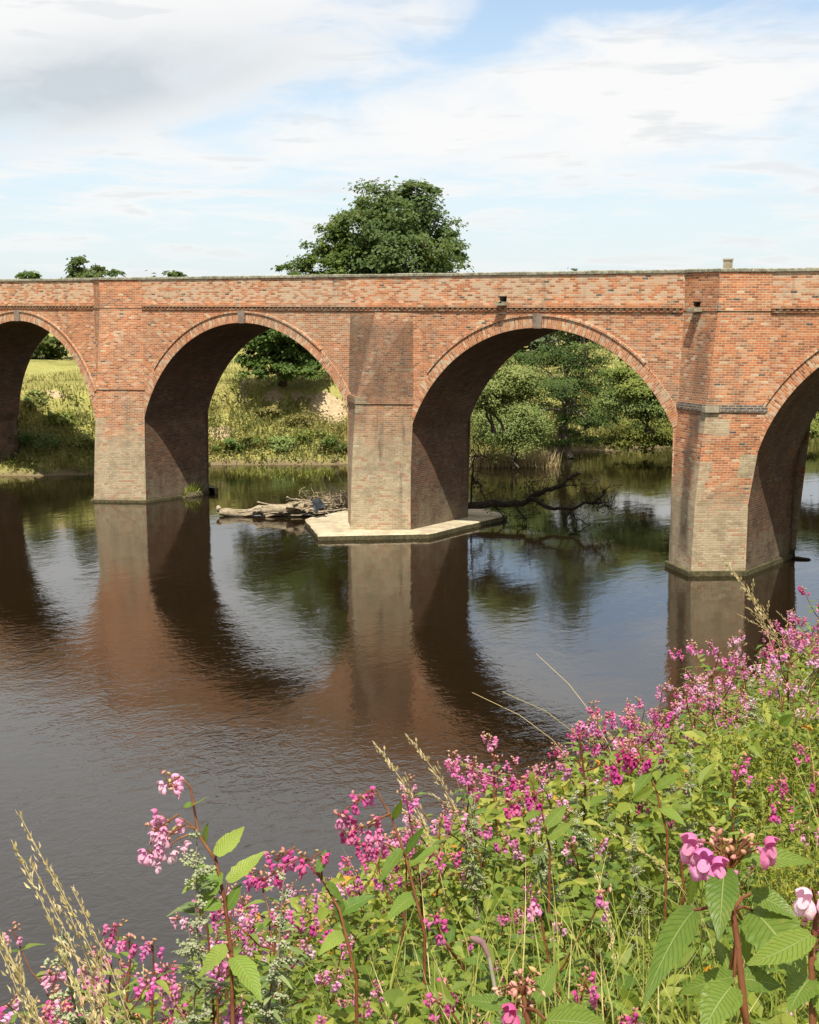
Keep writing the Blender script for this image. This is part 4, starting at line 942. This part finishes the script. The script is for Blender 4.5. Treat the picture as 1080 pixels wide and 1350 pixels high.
pt = wob(X, Y, 1.1, 6); top = np.where(X < -2.3, .8, .55) * (1 + .25 * pt) * np.clip(np.where(X < -2.5, .45, .3) + .17 * dist, .35, 1.0)
C = np.stack([X, Y, Z + top * rng.random(n) ** .45], 1); L = rng.uniform(.03, .075, n) * np.where(rng.random(n) < .12, 1.7, 1) * (1 + .02 * dist); D = rdir(n) * [1, 1, .5]
mb = MB(); mb.leaves(C, D, rdir(n) * .45 + [.25, -.4, .8], L, L * rng.uniform(.3, .6, n), .18, np.clip(.42 + .2 * pt + rng.normal(0, .22, n), 0, 1))
tag(mb.build('undergrowth', MAT['under']), 'tangled low green leaves and yellowing weeds filling the near bank', 'undergrowth', kind='stuff')

PAIRS = [('fl_pink', 'mid pink'), ('fl_pale', 'pale pink'), ('fl_mag', 'deep magenta')]
protos = {}
for fm_, word in PAIRS:
    protos[fm_] = [balsam(1.0 + .06 * k, fm_, (3, 3, 4, 2)[k], (5, 4, 5, 6)[k], tone=(.35, .45, .55, .3)[k]) for k in range(4)]
low = [balsam(.62, 'fl_pink', 1, 3, leaves=.9), balsam(.55, 'fl_pink', 0, 0), balsam(.7, 'fl_mag', 1, 4), balsam(.6, 'fl_pale', 0, 3)]
used = set(); GRP = 'balsam plants massed along the near river bank'
def place(proto, x, y, rz, sc, label, group, tilt=(0, 0), z=None):
    loc = (x, y, gnd(x, y) - .02 if z is None else z)
    if id(proto) in used or proto in BUILT:
        return dup(proto, loc, rz, sc, label, group, tilt)
    BUILT.append(proto); proto.location = loc; proto.rotation_euler = (tilt[0], tilt[1], rz); proto.scale = (sc,) * 3; proto['label'] = label; proto['group'] = group
    return proto
pts = []
def free(x, y, r):
    for a, b_ in pts:
        if (a - x) ** 2 + (b_ - y) ** 2 < r * r: return False
    pts.append((x, y)); return True
def azim(x, y): return (x * RGT[0] + y * RGT[1]) / (x * FWD[0] + y * FWD[1] + 1e-6)
count = 0
for _ in range(9000):
    y = rng.uniform(1.5, 15.5); x = rng.uniform(-4.35, -2.35)
    if x * FWD[0] + y * FWD[1] < 1.5 or abs(azim(x, y)) > .42 or math.hypot(x, y) < (3.1 if x > -3.0 else 2.9): continue
    if not free(x, y, .23 if x < -2.9 else .36): continue
    fm_, word = PAIRS[int(rng.choice(3, p=(.52, .34, .14)))]
    p = protos[fm_][rng.integers(4)]
    if x > -2.9 and rng.random() < .25: continue
    place(p, x, y, rng.uniform(0, 6.28), rng.uniform(.82, 1.12) * (.95 if x < -2.9 else .78), word + ' flowered balsam in the dense stand along the river edge', GRP, (rng.normal(0, .1), rng.normal(0, .1) - .06)); count += 1
    if count >= 165: break
for px, py, d in ((8, 1252, 4.1), (48, 1234, 4.3), (92, 1216, 4.2), (205, 1168, 4.6), (145, 1212, 4.4), (345, 1172, 4.8), (265, 1215, 4.4)):
    p = at_d(px, py, d); g = gnd(p[0], p[1]); fm_, word = PAIRS[int(rng.choice(3, p=(.5, .25, .25)))]; k = int(rng.integers(4)); pts.append((p[0], p[1]))
    place(protos[fm_][k], p[0], p[1], rng.uniform(0, 6.28), float(np.clip((p[2] - g) / (1.1 + .06 * k), .5, 1.0)), word + ' flowered balsam in the dense stand along the river edge', GRP, (rng.normal(0, .05), rng.normal(0, .05)), g)
c2 = 0
for _ in range(5000):
    y = rng.uniform(1.4, 13); x = rng.uniform(-2.6, .3); dd = math.hypot(x, y)
    if x * FWD[0] + y * FWD[1] < 1.2 or abs(azim(x, y)) > .4 or dd < 2.5: continue
    if not free(x, y, .3): continue
    p = low[int(rng.choice(4, p=(.25, .4, .2, .15)))]
    place(p, x, y, rng.uniform(0, 6.28), rng.uniform(.8, 1.2) * min(1.0, .5 + dd * .1), 'short leafy balsam with few or no flowers among the grass of the inner bank', 'short balsam plants scattered over the inner bank', (rng.normal(0, .12), rng.normal(0, .12))); c2 += 1
    if c2 >= 70: break
mg = [mugwort(h) for h in (1.15, 1.0, .85)]
def px_spot(px, py, d, z=None):
    p = at_d(px, py, d); return p
for i, (px, py, d) in enumerate(((168, 1098, 3.9), (362, 1120, 4.3), (108, 1215, 3.5), (330, 1210, 3.7), (660, 1050, 6.0), (690, 1075, 5.6), (790, 1010, 6.6), (1040, 880, 8.2), (1010, 905, 7.6), (940, 985, 6.2), (900, 965, 6.8), (770, 1050, 6.0), (840, 1090, 5.4), (985, 930, 7.2))):
    p = at_d(px, py, d); g = gnd(p[0], p[1]); hh = p[2] - g; q = mg[i % 3]; s = hh / (1.15, 1.0, .85)[i % 3]
    lab = {0: 'pale mugwort spire leaning left against the dark water', 1: 'pale green mugwort spire right of the tall balsam against the water'}.get(i, 'pale greenish mugwort spires among the balsam')
    place(q, p[0], p[1], rng.uniform(0, 6), s, lab, 'mugwort among the flowers', (rng.normal(0, .06), rng.normal(0, .06)), g)
# straw coloured grass stalks: the leaning bunch at the left and strays
st = [stalk(1.2, .55), stalk(1.15, .4), stalk(1.0, .25), stalk(1.05, .75), stalk(.95, .5, 0)]
toleft = math.atan2(-RGT[1], -RGT[0])
bunch = [((8, 1068), (190, 1330), 3.3, 1), ((50, 1112), (170, 1300), 3.1, 0), ((22, 1150), (185, 1310), 3.2, 0), ((112, 1156), (210, 1330), 3.2, 1), ((2, 1188), (110, 1300), 3.0, 3), ((36, 1185), (120, 1340), 3.1, 1), ((134, 1180), (230, 1345), 3.2, 0), ((30, 1240), (140, 1360), 2.9, 2)]
for i, ((hx, hy), (bx, by), d, k) in enumerate(bunch):
    tip = at_d(hx, hy, d); bs = at_d(bx, by, d + .25); dirv = bs - tip; g0 = gnd(bs[0], bs[1])
    bs = np.array([bs[0], bs[1], g0]); hh = (tip[2] - g0); run = float(np.dot(tip - bs, -RGT)); lean = max(.15, run / hh)
    o = stalk(hh, lean); o.location = tuple(bs); o.rotation_euler = (0, 0, toleft)
    o['label'] = 'straw coloured grass stalk leaning left in the bunch at the lower left'; o['group'] = 'leaning straw grass stalks'
hid = set()
for _ in range(110):
    y = rng.uniform(2.2, 14); x = rng.uniform(-4.3, -.4)
    if abs(azim(x, y)) > .36 or x * FWD[0] + y * FWD[1] < 2.2 or math.hypot(x, y) < 2.7: continue
    place(st[int(rng.integers(5))], x, y, toleft + rng.normal(0, .7), rng.uniform(.65, 1.0) * (1 if x < -2.6 else .8), 'dry straw grass stalk standing among the balsam and weeds', 'dry grass stalks over the bank')
for px, py, d in ((790, 880, 8.0), (806, 865, 8.2), (838, 868, 8.2), (640, 985, 6.4), (603, 1000, 6.0), (1035, 745, 9.5), (1048, 775, 9.6)):
    p = at_d(px, py, d); g = gnd(p[0], p[1]); hh = max(.4, p[2] - g)
    place(st[4 if px < 845 and px > 700 else 2], p[0], p[1], toleft + rng.normal(0, .4), hh / .93, 'tall straw coloured stalk standing clear of the flowers against the water', 'tall straw stalks against the water', z=g)
# yellow flowering sprays on the right of the bank
gp = MB(); 
def goldenrod(h):
    o = thing('yellow_weed', 'weed', 'wild plant'); sm, fm = MB(), MB()
    for s in range(9):
        b0 = rng.normal(0, .05, 3) * [1, 1, 0]; tip = b0 + np.array([rng.normal(0, .16), rng.normal(0, .16), h * rng.uniform(.7, 1.0)]); P = limb(b0, tip, 0, 5); sm.tube(P, .002, 4)
        k = 120; t_ = rng.uniform(.35, 1.05, k); C = b0 + (tip - b0) * t_[:, None] + rng.normal(0, .028, (k, 3)); fm.kites(C, rdir(k) + [0, 0, .3], rdir(k), rng.uniform(.012, .03, k), .009, .2)
    sm.build('stem', MAT['green_stem'], o); fm.build('flower_sprays', MAT['gold'], o); return o
gr = [goldenrod(.8), goldenrod(.65)]
for i, (px, py, d) in enumerate(((1040, 1030, 5.2), (1020, 945, 6.6), (1062, 1060, 4.8), (1050, 925, 7.0))):
    p = at_d(px, py, d); g = gnd(p[0], p[1]); hh = np.clip(p[2] - g, .35, 1.1)
    place(gr[i % 2], p[0], p[1], i * 1.3, hh / (.8, .65)[i % 2], 'yellow green feathery weed at the right side of the bank', 'yellow weeds on the right of the bank', z=g)

# single plants close to the camera
def hero(label, basepx, stem, leaves, flowers, buds, d, fmat, name='balsam_plant', fsize=.032):
    q0 = [at_d(x, y, d + dz) for x, y, dz in stem]; g = gnd(q0[0][0], q0[0][1]); base = np.array([q0[0][0], q0[0][1], g])
    o = thing(name, label, 'flowering plant', tuple(base)); sm, lm, fm, bm = MB(), MB(), MB(), MB()
    P = np.array([base] + q0) - base; sm.tube(P, np.linspace(.0053, .0035, len(P)), 9)
    tp = P[-1]
    for (bx, by, tx, ty, w, bz, tz, dr) in leaves:
        a = at_d(bx, by, d + bz) - base; c = at_d(tx, ty, d + tz) - base; L = np.linalg.norm(c - a); c2_ = c + np.array([0, 0, dr * L])
        up = -unit(CF) * .75 + np.array([0, 0, .75]) + RGT * rng.normal(0, .2)
        leaf(lm, a, c2_ - a, up, np.linalg.norm(c2_ - a), w, dr * L / np.linalg.norm(c2_ - a), 26, rng.uniform(0, .5), fold=.2, serr=.045)
        i = int(np.argmin(np.linalg.norm(P - a, axis=1))); sm.tube([P[i], (P[i] + a) / 2 + [0, 0, .005], a], [.003, .0025, .002], 6, cap=False)
    for (x, y, ang, tone, s) in flowers:
        c = at_d(x, y, d - .03) - base; f = -FWD * .75 + RGT * math.sin(R(ang)) + np.array([0, 0, -.15]); fm = MB(); flower(fm, c, f, fsize * s, tone, 2); fm.build('flower', MAT[fmat], o, True)
        sm.tube([tp, (tp + c) / 2 + [0, 0, .02], c - unit(f) * .01], [.0018, .0014, .0012], 5, cap=False)
    for (x, y) in buds:
        for k in range(11):
            c = at_d(x + rng.normal(0, 9), y + rng.normal(0, 7), d + rng.normal(0, .012)) - base; s_ = rng.uniform(.003, .0058); h = rdir(1)[0]
            bm.tube([c - h * s_, c - h * s_ * .3, c + h * s_ * .5, c + h * s_ * 1.2], [s_ * .3, s_ * .7, s_ * .55, s_ * .1], 7, rnd=rng.random())
            sm.tube([tp, (tp + c) / 2 + [0, 0, .01], c], [.0012, .001, .001], 4, cap=False)
    sm.build('stem', MAT['balsam_stem'], o, True); lm.build('foliage', MAT['balsam'], o, True)
    if buds: bm.build('buds', MAT['bud'], o, True)
    return o
hero('large leaved balsam with bright pink hooded flowers close to the camera', None, [(984, 1350, 0), (972, 1240, 0), (966, 1200, 0), (962, 1150, 0)],
     [(955, 1145, 948, 1240, .042, -.02, -.08, .25), (915, 1200, 848, 1325, .04, 0, -.12, .3), (975, 1130, 1072, 1137, .03, .02, .06, .1), (992, 1200, 1065, 1300, .075, .05, -.02, .3), (990, 1178, 1052, 1212, .03, .04, .02, .25), (968, 1288, 895, 1310, .03, 0, .03, .15),
      (965, 1300, 925, 1365, .05, -.05, -.1, .3), (975, 1290, 1030, 1300, .035, .03, .05, .1), (962, 1280, 945, 1240, .025, .03, .06, .1), (918, 1140, 908, 1195, .022, .06, .1, .1), (980, 1215, 985, 1270, .02, .04, .04, .2)],
     [(912, 1112, -50, .45, 1.1), (928, 1132, -10, .4, 1.15), (945, 1142, 25, .5, 1.05), (1012, 1116, 40, .55, 1.05)], [(945, 1105), (960, 1122), (990, 1108)], 1.95, 'fl_pink')
hero('pale lilac flowered balsam stem cut off at the right edge', None, [(1072, 1360, 0), (1070, 1260, 0), (1078, 1200, 0)],
     [(1070, 1232, 985, 1272, .035, -.05, -.15, -.08), (1068, 1290, 1040, 1335, .04, 0, -.05, .3), (1075, 1265, 1130, 1290, .04, 0, 0, .2), (1072, 1300, 1120, 1340, .05, 0, 0, .2)], [(1062, 1183, -40, .2, .95), (1090, 1178, 20, .3, .95)], [(1075, 1205)], 1.85, 'fl_pale')
hero('small balsam with one nodding pink flower at the bottom middle', None, [(700, 1380, 0), (694, 1330, 0), (690, 1312, 0)],
     [(672, 1326, 612, 1318, .022, 0, .02, .05), (705, 1322, 735, 1270, .022, .02, .06, -.05), (720, 1345, 800, 1352, .045, -.05, -.12, .05), (690, 1340, 640, 1375, .035, 0, 0, .2)], [(674, 1334, -30, .4, .95)], [(672, 1305), (694, 1312), (692, 1290)], 1.9, 'fl_mag', fsize=.03)
# tall leaning balsam at the lower left
def lead(label, stem, d, leaves, sprays, fmat, tone, size=.034):
    q0 = [at_d(x, y, d) for x, y in stem]; g = gnd(q0[0][0], q0[0][1]); base = np.array([q0[0][0], q0[0][1], g])
    o = thing('balsam_plant', label, 'flowering plant', tuple(base)); sm, lm, fm, bm = MB(), MB(), [], None
    P = np.array([base] + q0) - base; sm.tube(P, np.linspace(.0058, .003, len(P)), 8)
    for (bx, by, tx, ty, w, dr) in leaves:
        a = at_d(bx, by, d + rng.normal(0, .03)) - base; c = at_d(tx, ty, d + rng.normal(0, .06)) - base; L = np.linalg.norm(c - a); c2_ = c + np.array([0, 0, dr * L])
        leaf(lm, a, c2_ - a, -CF * .6 + np.array([0, 0, .9]) + RGT * rng.normal(0, .3), np.linalg.norm(c2_ - a), w, dr * L / np.linalg.norm(c2_ - a), 12, rng.random(), serr=.04)
        i = int(np.argmin(np.linalg.norm(P - a, axis=1))); sm.tube([P[i], a], [.0028, .002], 5, cap=False)
    for (x, y, n_, L) in sprays:
        c = at_d(x, y, d) - base; i = int(np.argmin(np.linalg.norm(P - c, axis=1))); i = max(1, i)
        sm.tube(limb(P[i], c + [0, 0, .03], .01, 4), [.0035, .003, .0025, .002], 5)
        raceme(fm, bm, sm, c + np.array([0, 0, .04]), np.array([-RGT[0] * .5, -RGT[1] * .5, -.3]), L, max(3, round(n_ * .7)), size, 1, tone)
    sm.build('stem', MAT['balsam_stem'], o, True); lm.build('foliage', MAT['balsam'], o, True)
    for k_ in fm: k_.build('blossom', [MAT[fmat], MAT['bud']], o, True)
lead('tall balsam standing alone above the lower left bank with pale pink clusters', [(305, 1255), (296, 1185), (285, 1135), (262, 1100), (255, 1060), (252, 1040)], 4.0,
     [(285, 1128, 322, 1090, .05, .0), (300, 1162, 350, 1122, .05, -.05), (290, 1150, 262, 1212, .055, .2), (283, 1145, 240, 1178, .04, .2), (270, 1110, 275, 1085, .03, 0), (255, 1062, 275, 1050, .022, 0), (253, 1060, 242, 1064, .02, 0), (285, 1170, 262, 1135, .04, 0), (298, 1200, 318, 1165, .035, 0), (308, 1262, 345, 1322, .07, .3), (300, 1250, 262, 1290, .06, .3), (292, 1190, 266, 1200, .04, .1)],
     [(238, 1042, 5, .04), (236, 1092, 11, .07), (245, 1105, 9, .06), (220, 1130, 8, .05)], 'fl_pale', .4)
lead('balsam with magenta clusters rising right of the pale mugwort by the water', [(470, 1290), (448, 1200), (425, 1160), (400, 1130)], 4.4,
     [(430, 1165, 455, 1195, .04, .2), (445, 1205, 495, 1180, .05, .1), (420, 1150, 430, 1120, .03, 0), (440, 1190, 462, 1235, .05, .3), (455, 1230, 420, 1260, .05, .2)], [(390, 1133, 9, .07), (424, 1140, 4, .04), (370, 1162, 7, .06)], 'fl_mag', .45)
lead('leaning balsam with deep pink clusters where the bank meets the brown reflection', [(560, 1230), (535, 1130), (515, 1075), (498, 1045)], 4.9,
     [(530, 1120, 500, 1165, .05, .2), (520, 1080, 530, 1055, .03, 0), (540, 1140, 580, 1115, .05, .1), (548, 1180, 510, 1215, .06, .3), (535, 1125, 560, 1090, .04, 0)], [(492, 1055, 8, .07), (462, 1078, 6, .05), (512, 1088, 9, .08), (478, 1104, 7, .06), (502, 1120, 8, .06)], 'fl_mag', .4)
lead('balsam with vivid magenta flowers in the middle of the slope', [(880, 1100), (865, 1040), (850, 1010), (842, 990)], 5.6,
     [(865, 1040, 900, 1020, .05, .1), (858, 1020, 835, 1050, .05, .2), (870, 1065, 905, 1090, .05, .2)], [(842, 993, 7, .06), (828, 1015, 6, .05), (856, 1008, 5, .05)], 'fl_mag', .7, .038)
lead('balsam with a lower magenta cluster on the open slope', [(725, 1120), (715, 1070), (705, 1045)], 5.4,
     [(720, 1090, 748, 1060, .05, .0), (722, 1105, 755, 1085, .05, .1), (712, 1070, 690, 1085, .04, .2)], [(698, 1038, 7, .06), (716, 1056, 7, .06), (690, 1064, 5, .05)], 'fl_mag', .6, .036)
# withered stem with a bent purplish head
q = [at_d(x, y, 2.5) for x, y in ((664, 1350), (652, 1300), (645, 1262), (636, 1242), (620, 1236))]; base = np.array([q[0][0], q[0][1], gnd(q[0][0], q[0][1])])
o = thing('withered_stem', 'withered grey stem with a bent purplish head at the bottom middle', 'dead stem', tuple(base)); mb = MB()
mb.tube(np.array([base] + q[:3]) - base, [.004, .0042, .0036, .0034], 8); mb.build('stem', MAT['palebark'], o, True)
m_, t, b = new_mat('withered_head'); t.put(b.inputs['Base Color'], t.mix(t.noise(t.pos(), 60, 3), (.12, .06, .07), (.2, .11, .11))); b.inputs['Roughness'].default_value = .9
mb = MB(); mb.tube(np.array([q[2], (q[2] + q[3]) / 2, q[3], (q[3] + q[4]) / 2, q[4]]) - base, [.0036, .0042, .0062, .007, .003], 8); mb.build('seed_head', m_, o, True)
print('balsam', count, c2)

# ------------------------------------------------------------------ sky, sun, camera
w = bpy.data.worlds.new('World'); scene.world = w; w.use_nodes = True
t = NT(w.node_tree); bg = w.node_tree.nodes['Background']
SUN = np.array([1.0, -1.5, 3.3]); SUN /= np.linalg.norm(SUN)
EL = math.asin(SUN[2]); ROT = math.atan2(SUN[0], SUN[1])
sky = t.n('ShaderNodeTexSky', sky_type='NISHITA'); sky.sun_disc = False; sky.sun_elevation = EL; sky.sun_rotation = ROT; sky.air_density = 1.0; sky.dust_density = .6; sky.ozone_density = 1.5
d = t.vm('NORMALIZE', t.n('ShaderNodeTexCoord').outputs['Generated'])
df_ = t.vm('DOT_PRODUCT', d, tuple(FWD)); dr_ = t.vm('DOT_PRODUCT', d, tuple(RGT)); dz = t.sep(d)[2]
az = t.m('MULTIPLY', t.m('ARCTAN2', dr_, df_), 57.2958); el = t.m('MULTIPLY', t.m('ARCSINE', dz), 57.2958)
def blob(a0, e0, sa, se, amp, tilt=0.0):
    x = t.m('DIVIDE', t.m('SUBTRACT', az, a0), sa)
    y = t.m('DIVIDE', t.m('SUBTRACT', t.m('SUBTRACT', el, e0), t.m('MULTIPLY', t.m('SUBTRACT', az, a0), tilt)), se)
    return t.m('MULTIPLY', t.m('EXPONENT', t.m('MULTIPLY', t.m('ADD', t.m('MULTIPLY', x, x), t.m('MULTIPLY', y, y)), -1.0)), amp)
q = t.xyz(t.m('MULTIPLY', az, .16), t.m('SUBTRACT', t.m('MULTIPLY', el, .42), t.m('MULTIPLY', az, .03)), t.m('MULTIPLY', az, .02))
n1 = t.noise(q, 1.0, 8, .58, .5); q2 = t.xyz(t.m('MULTIPLY', az, .22), t.m('MULTIPLY', el, 1.5), 3.7); n2 = t.m('ADD', t.m('MULTIPLY', t.m('SUBTRACT', t.noise(q2, 1.0, 6, .55, .3), .5), 1.9), .5)
hi = t.mr(el, 3.5, 7.0)
cov = t.m('ADD', t.m('MULTIPLY', n1, hi), t.m('MULTIPLY', n2, t.m('SUBTRACT', 1.0, hi)))
bias = None
for bl in ((-13, 10.5, 9, 3.6, .42, .06), (9.5, 8.2, 8, 1.9, .30, .02), (1, 5.9, 8, 1.4, .16), (-12, 3.6, 8, 1.2, .06), (8.5, 12.0, 5.5, .9, -.5, -.04), (3.2, 10.3, 2.6, .9, -.30, .3), (-3.0, 8.2, 4.5, .7, -.13, .16), (13.5, 12.3, 3, .8, .2), (-7, 7.0, 4, .6, -.12, .1), (0, 2.0, 40, 2.6, -.09), (-6, 1.6, 9, .9, -.08), (9, 2.5, 8, 1.0, -.12)):
    k = blob(*bl); bias = k if bias is None else t.m('ADD', bias, k)
bias = t.m('ADD', bias, t.mr(el, 13, 19, 0, .4)); cov = t.mr(t.m('ADD', cov, bias), .28, .74)
grey = t.m('MULTIPLY', t.m('ADD', blob(-14, 8.0, 8.5, 1.6, 1.15, .17), t.m('ADD', blob(-4, 4.4, 2.2, .25, .35), blob(14, 3.9, 5, .25, .3))), t.mr(n1, .3, .6, .6, 1.1))
grey = t.m('MAXIMUM', grey, t.mr(n2, .56, .78, 0, .35))
CL = 6.0
cc = t.mix(grey, (CL, CL * .995, CL * .985), (CL * .64, CL * .7, CL * .745))
blue = t.mix(1.0, sky.outputs[0], (1.0, 1.0, 1.0), 'MULTIPLY')
veil = t.mr(el, 15, 0, .16, .72)
blue = t.mix(veil, blue, (CL * .77, CL * .87, CL * .965))
c = t.mix(t.m('MULTIPLY', cov, .96), blue, cc)
t.put(bg.inputs['Color'], c); bg.inputs['Strength'].default_value = .1
sl = bpy.data.lights.new('sun', 'SUN'); sl.energy = 4.9; sl.angle = R(.53); sl.color = (1, .94, .8)
so = bpy.data.objects.new('sun', sl); COL.objects.link(so); so.rotation_euler = Vector(SUN).to_track_quat('Z', 'Y').to_euler(); so.location = (20, -30, 60)
cam = bpy.data.cameras.new('camera'); co = bpy.data.objects.new('camera', cam); COL.objects.link(co)
cam.sensor_fit = 'VERTICAL'; cam.sensor_height = 36; cam.sensor_width = 28.8; cam.lens = FOC / 1350 * 36; cam.clip_start = .05; cam.clip_end = 6000
co.location = tuple(EYE); co.rotation_euler = (math.pi / 2 - PITCH, 0, math.atan2(-FWD[0], FWD[1])); scene.camera = co
vs = scene.view_settings; vs.view_transform = 'Standard'; vs.look = 'None'; vs.exposure = EXPOSURE; vs.gamma = 1
scene.cycles.max_bounces = 6; scene.cycles.diffuse_bounces = 3; scene.cycles.glossy_bounces = 3; scene.cycles.transmission_bounces = 4
scene.cycles.caustics_reflective = False; scene.cycles.caustics_refractive = False
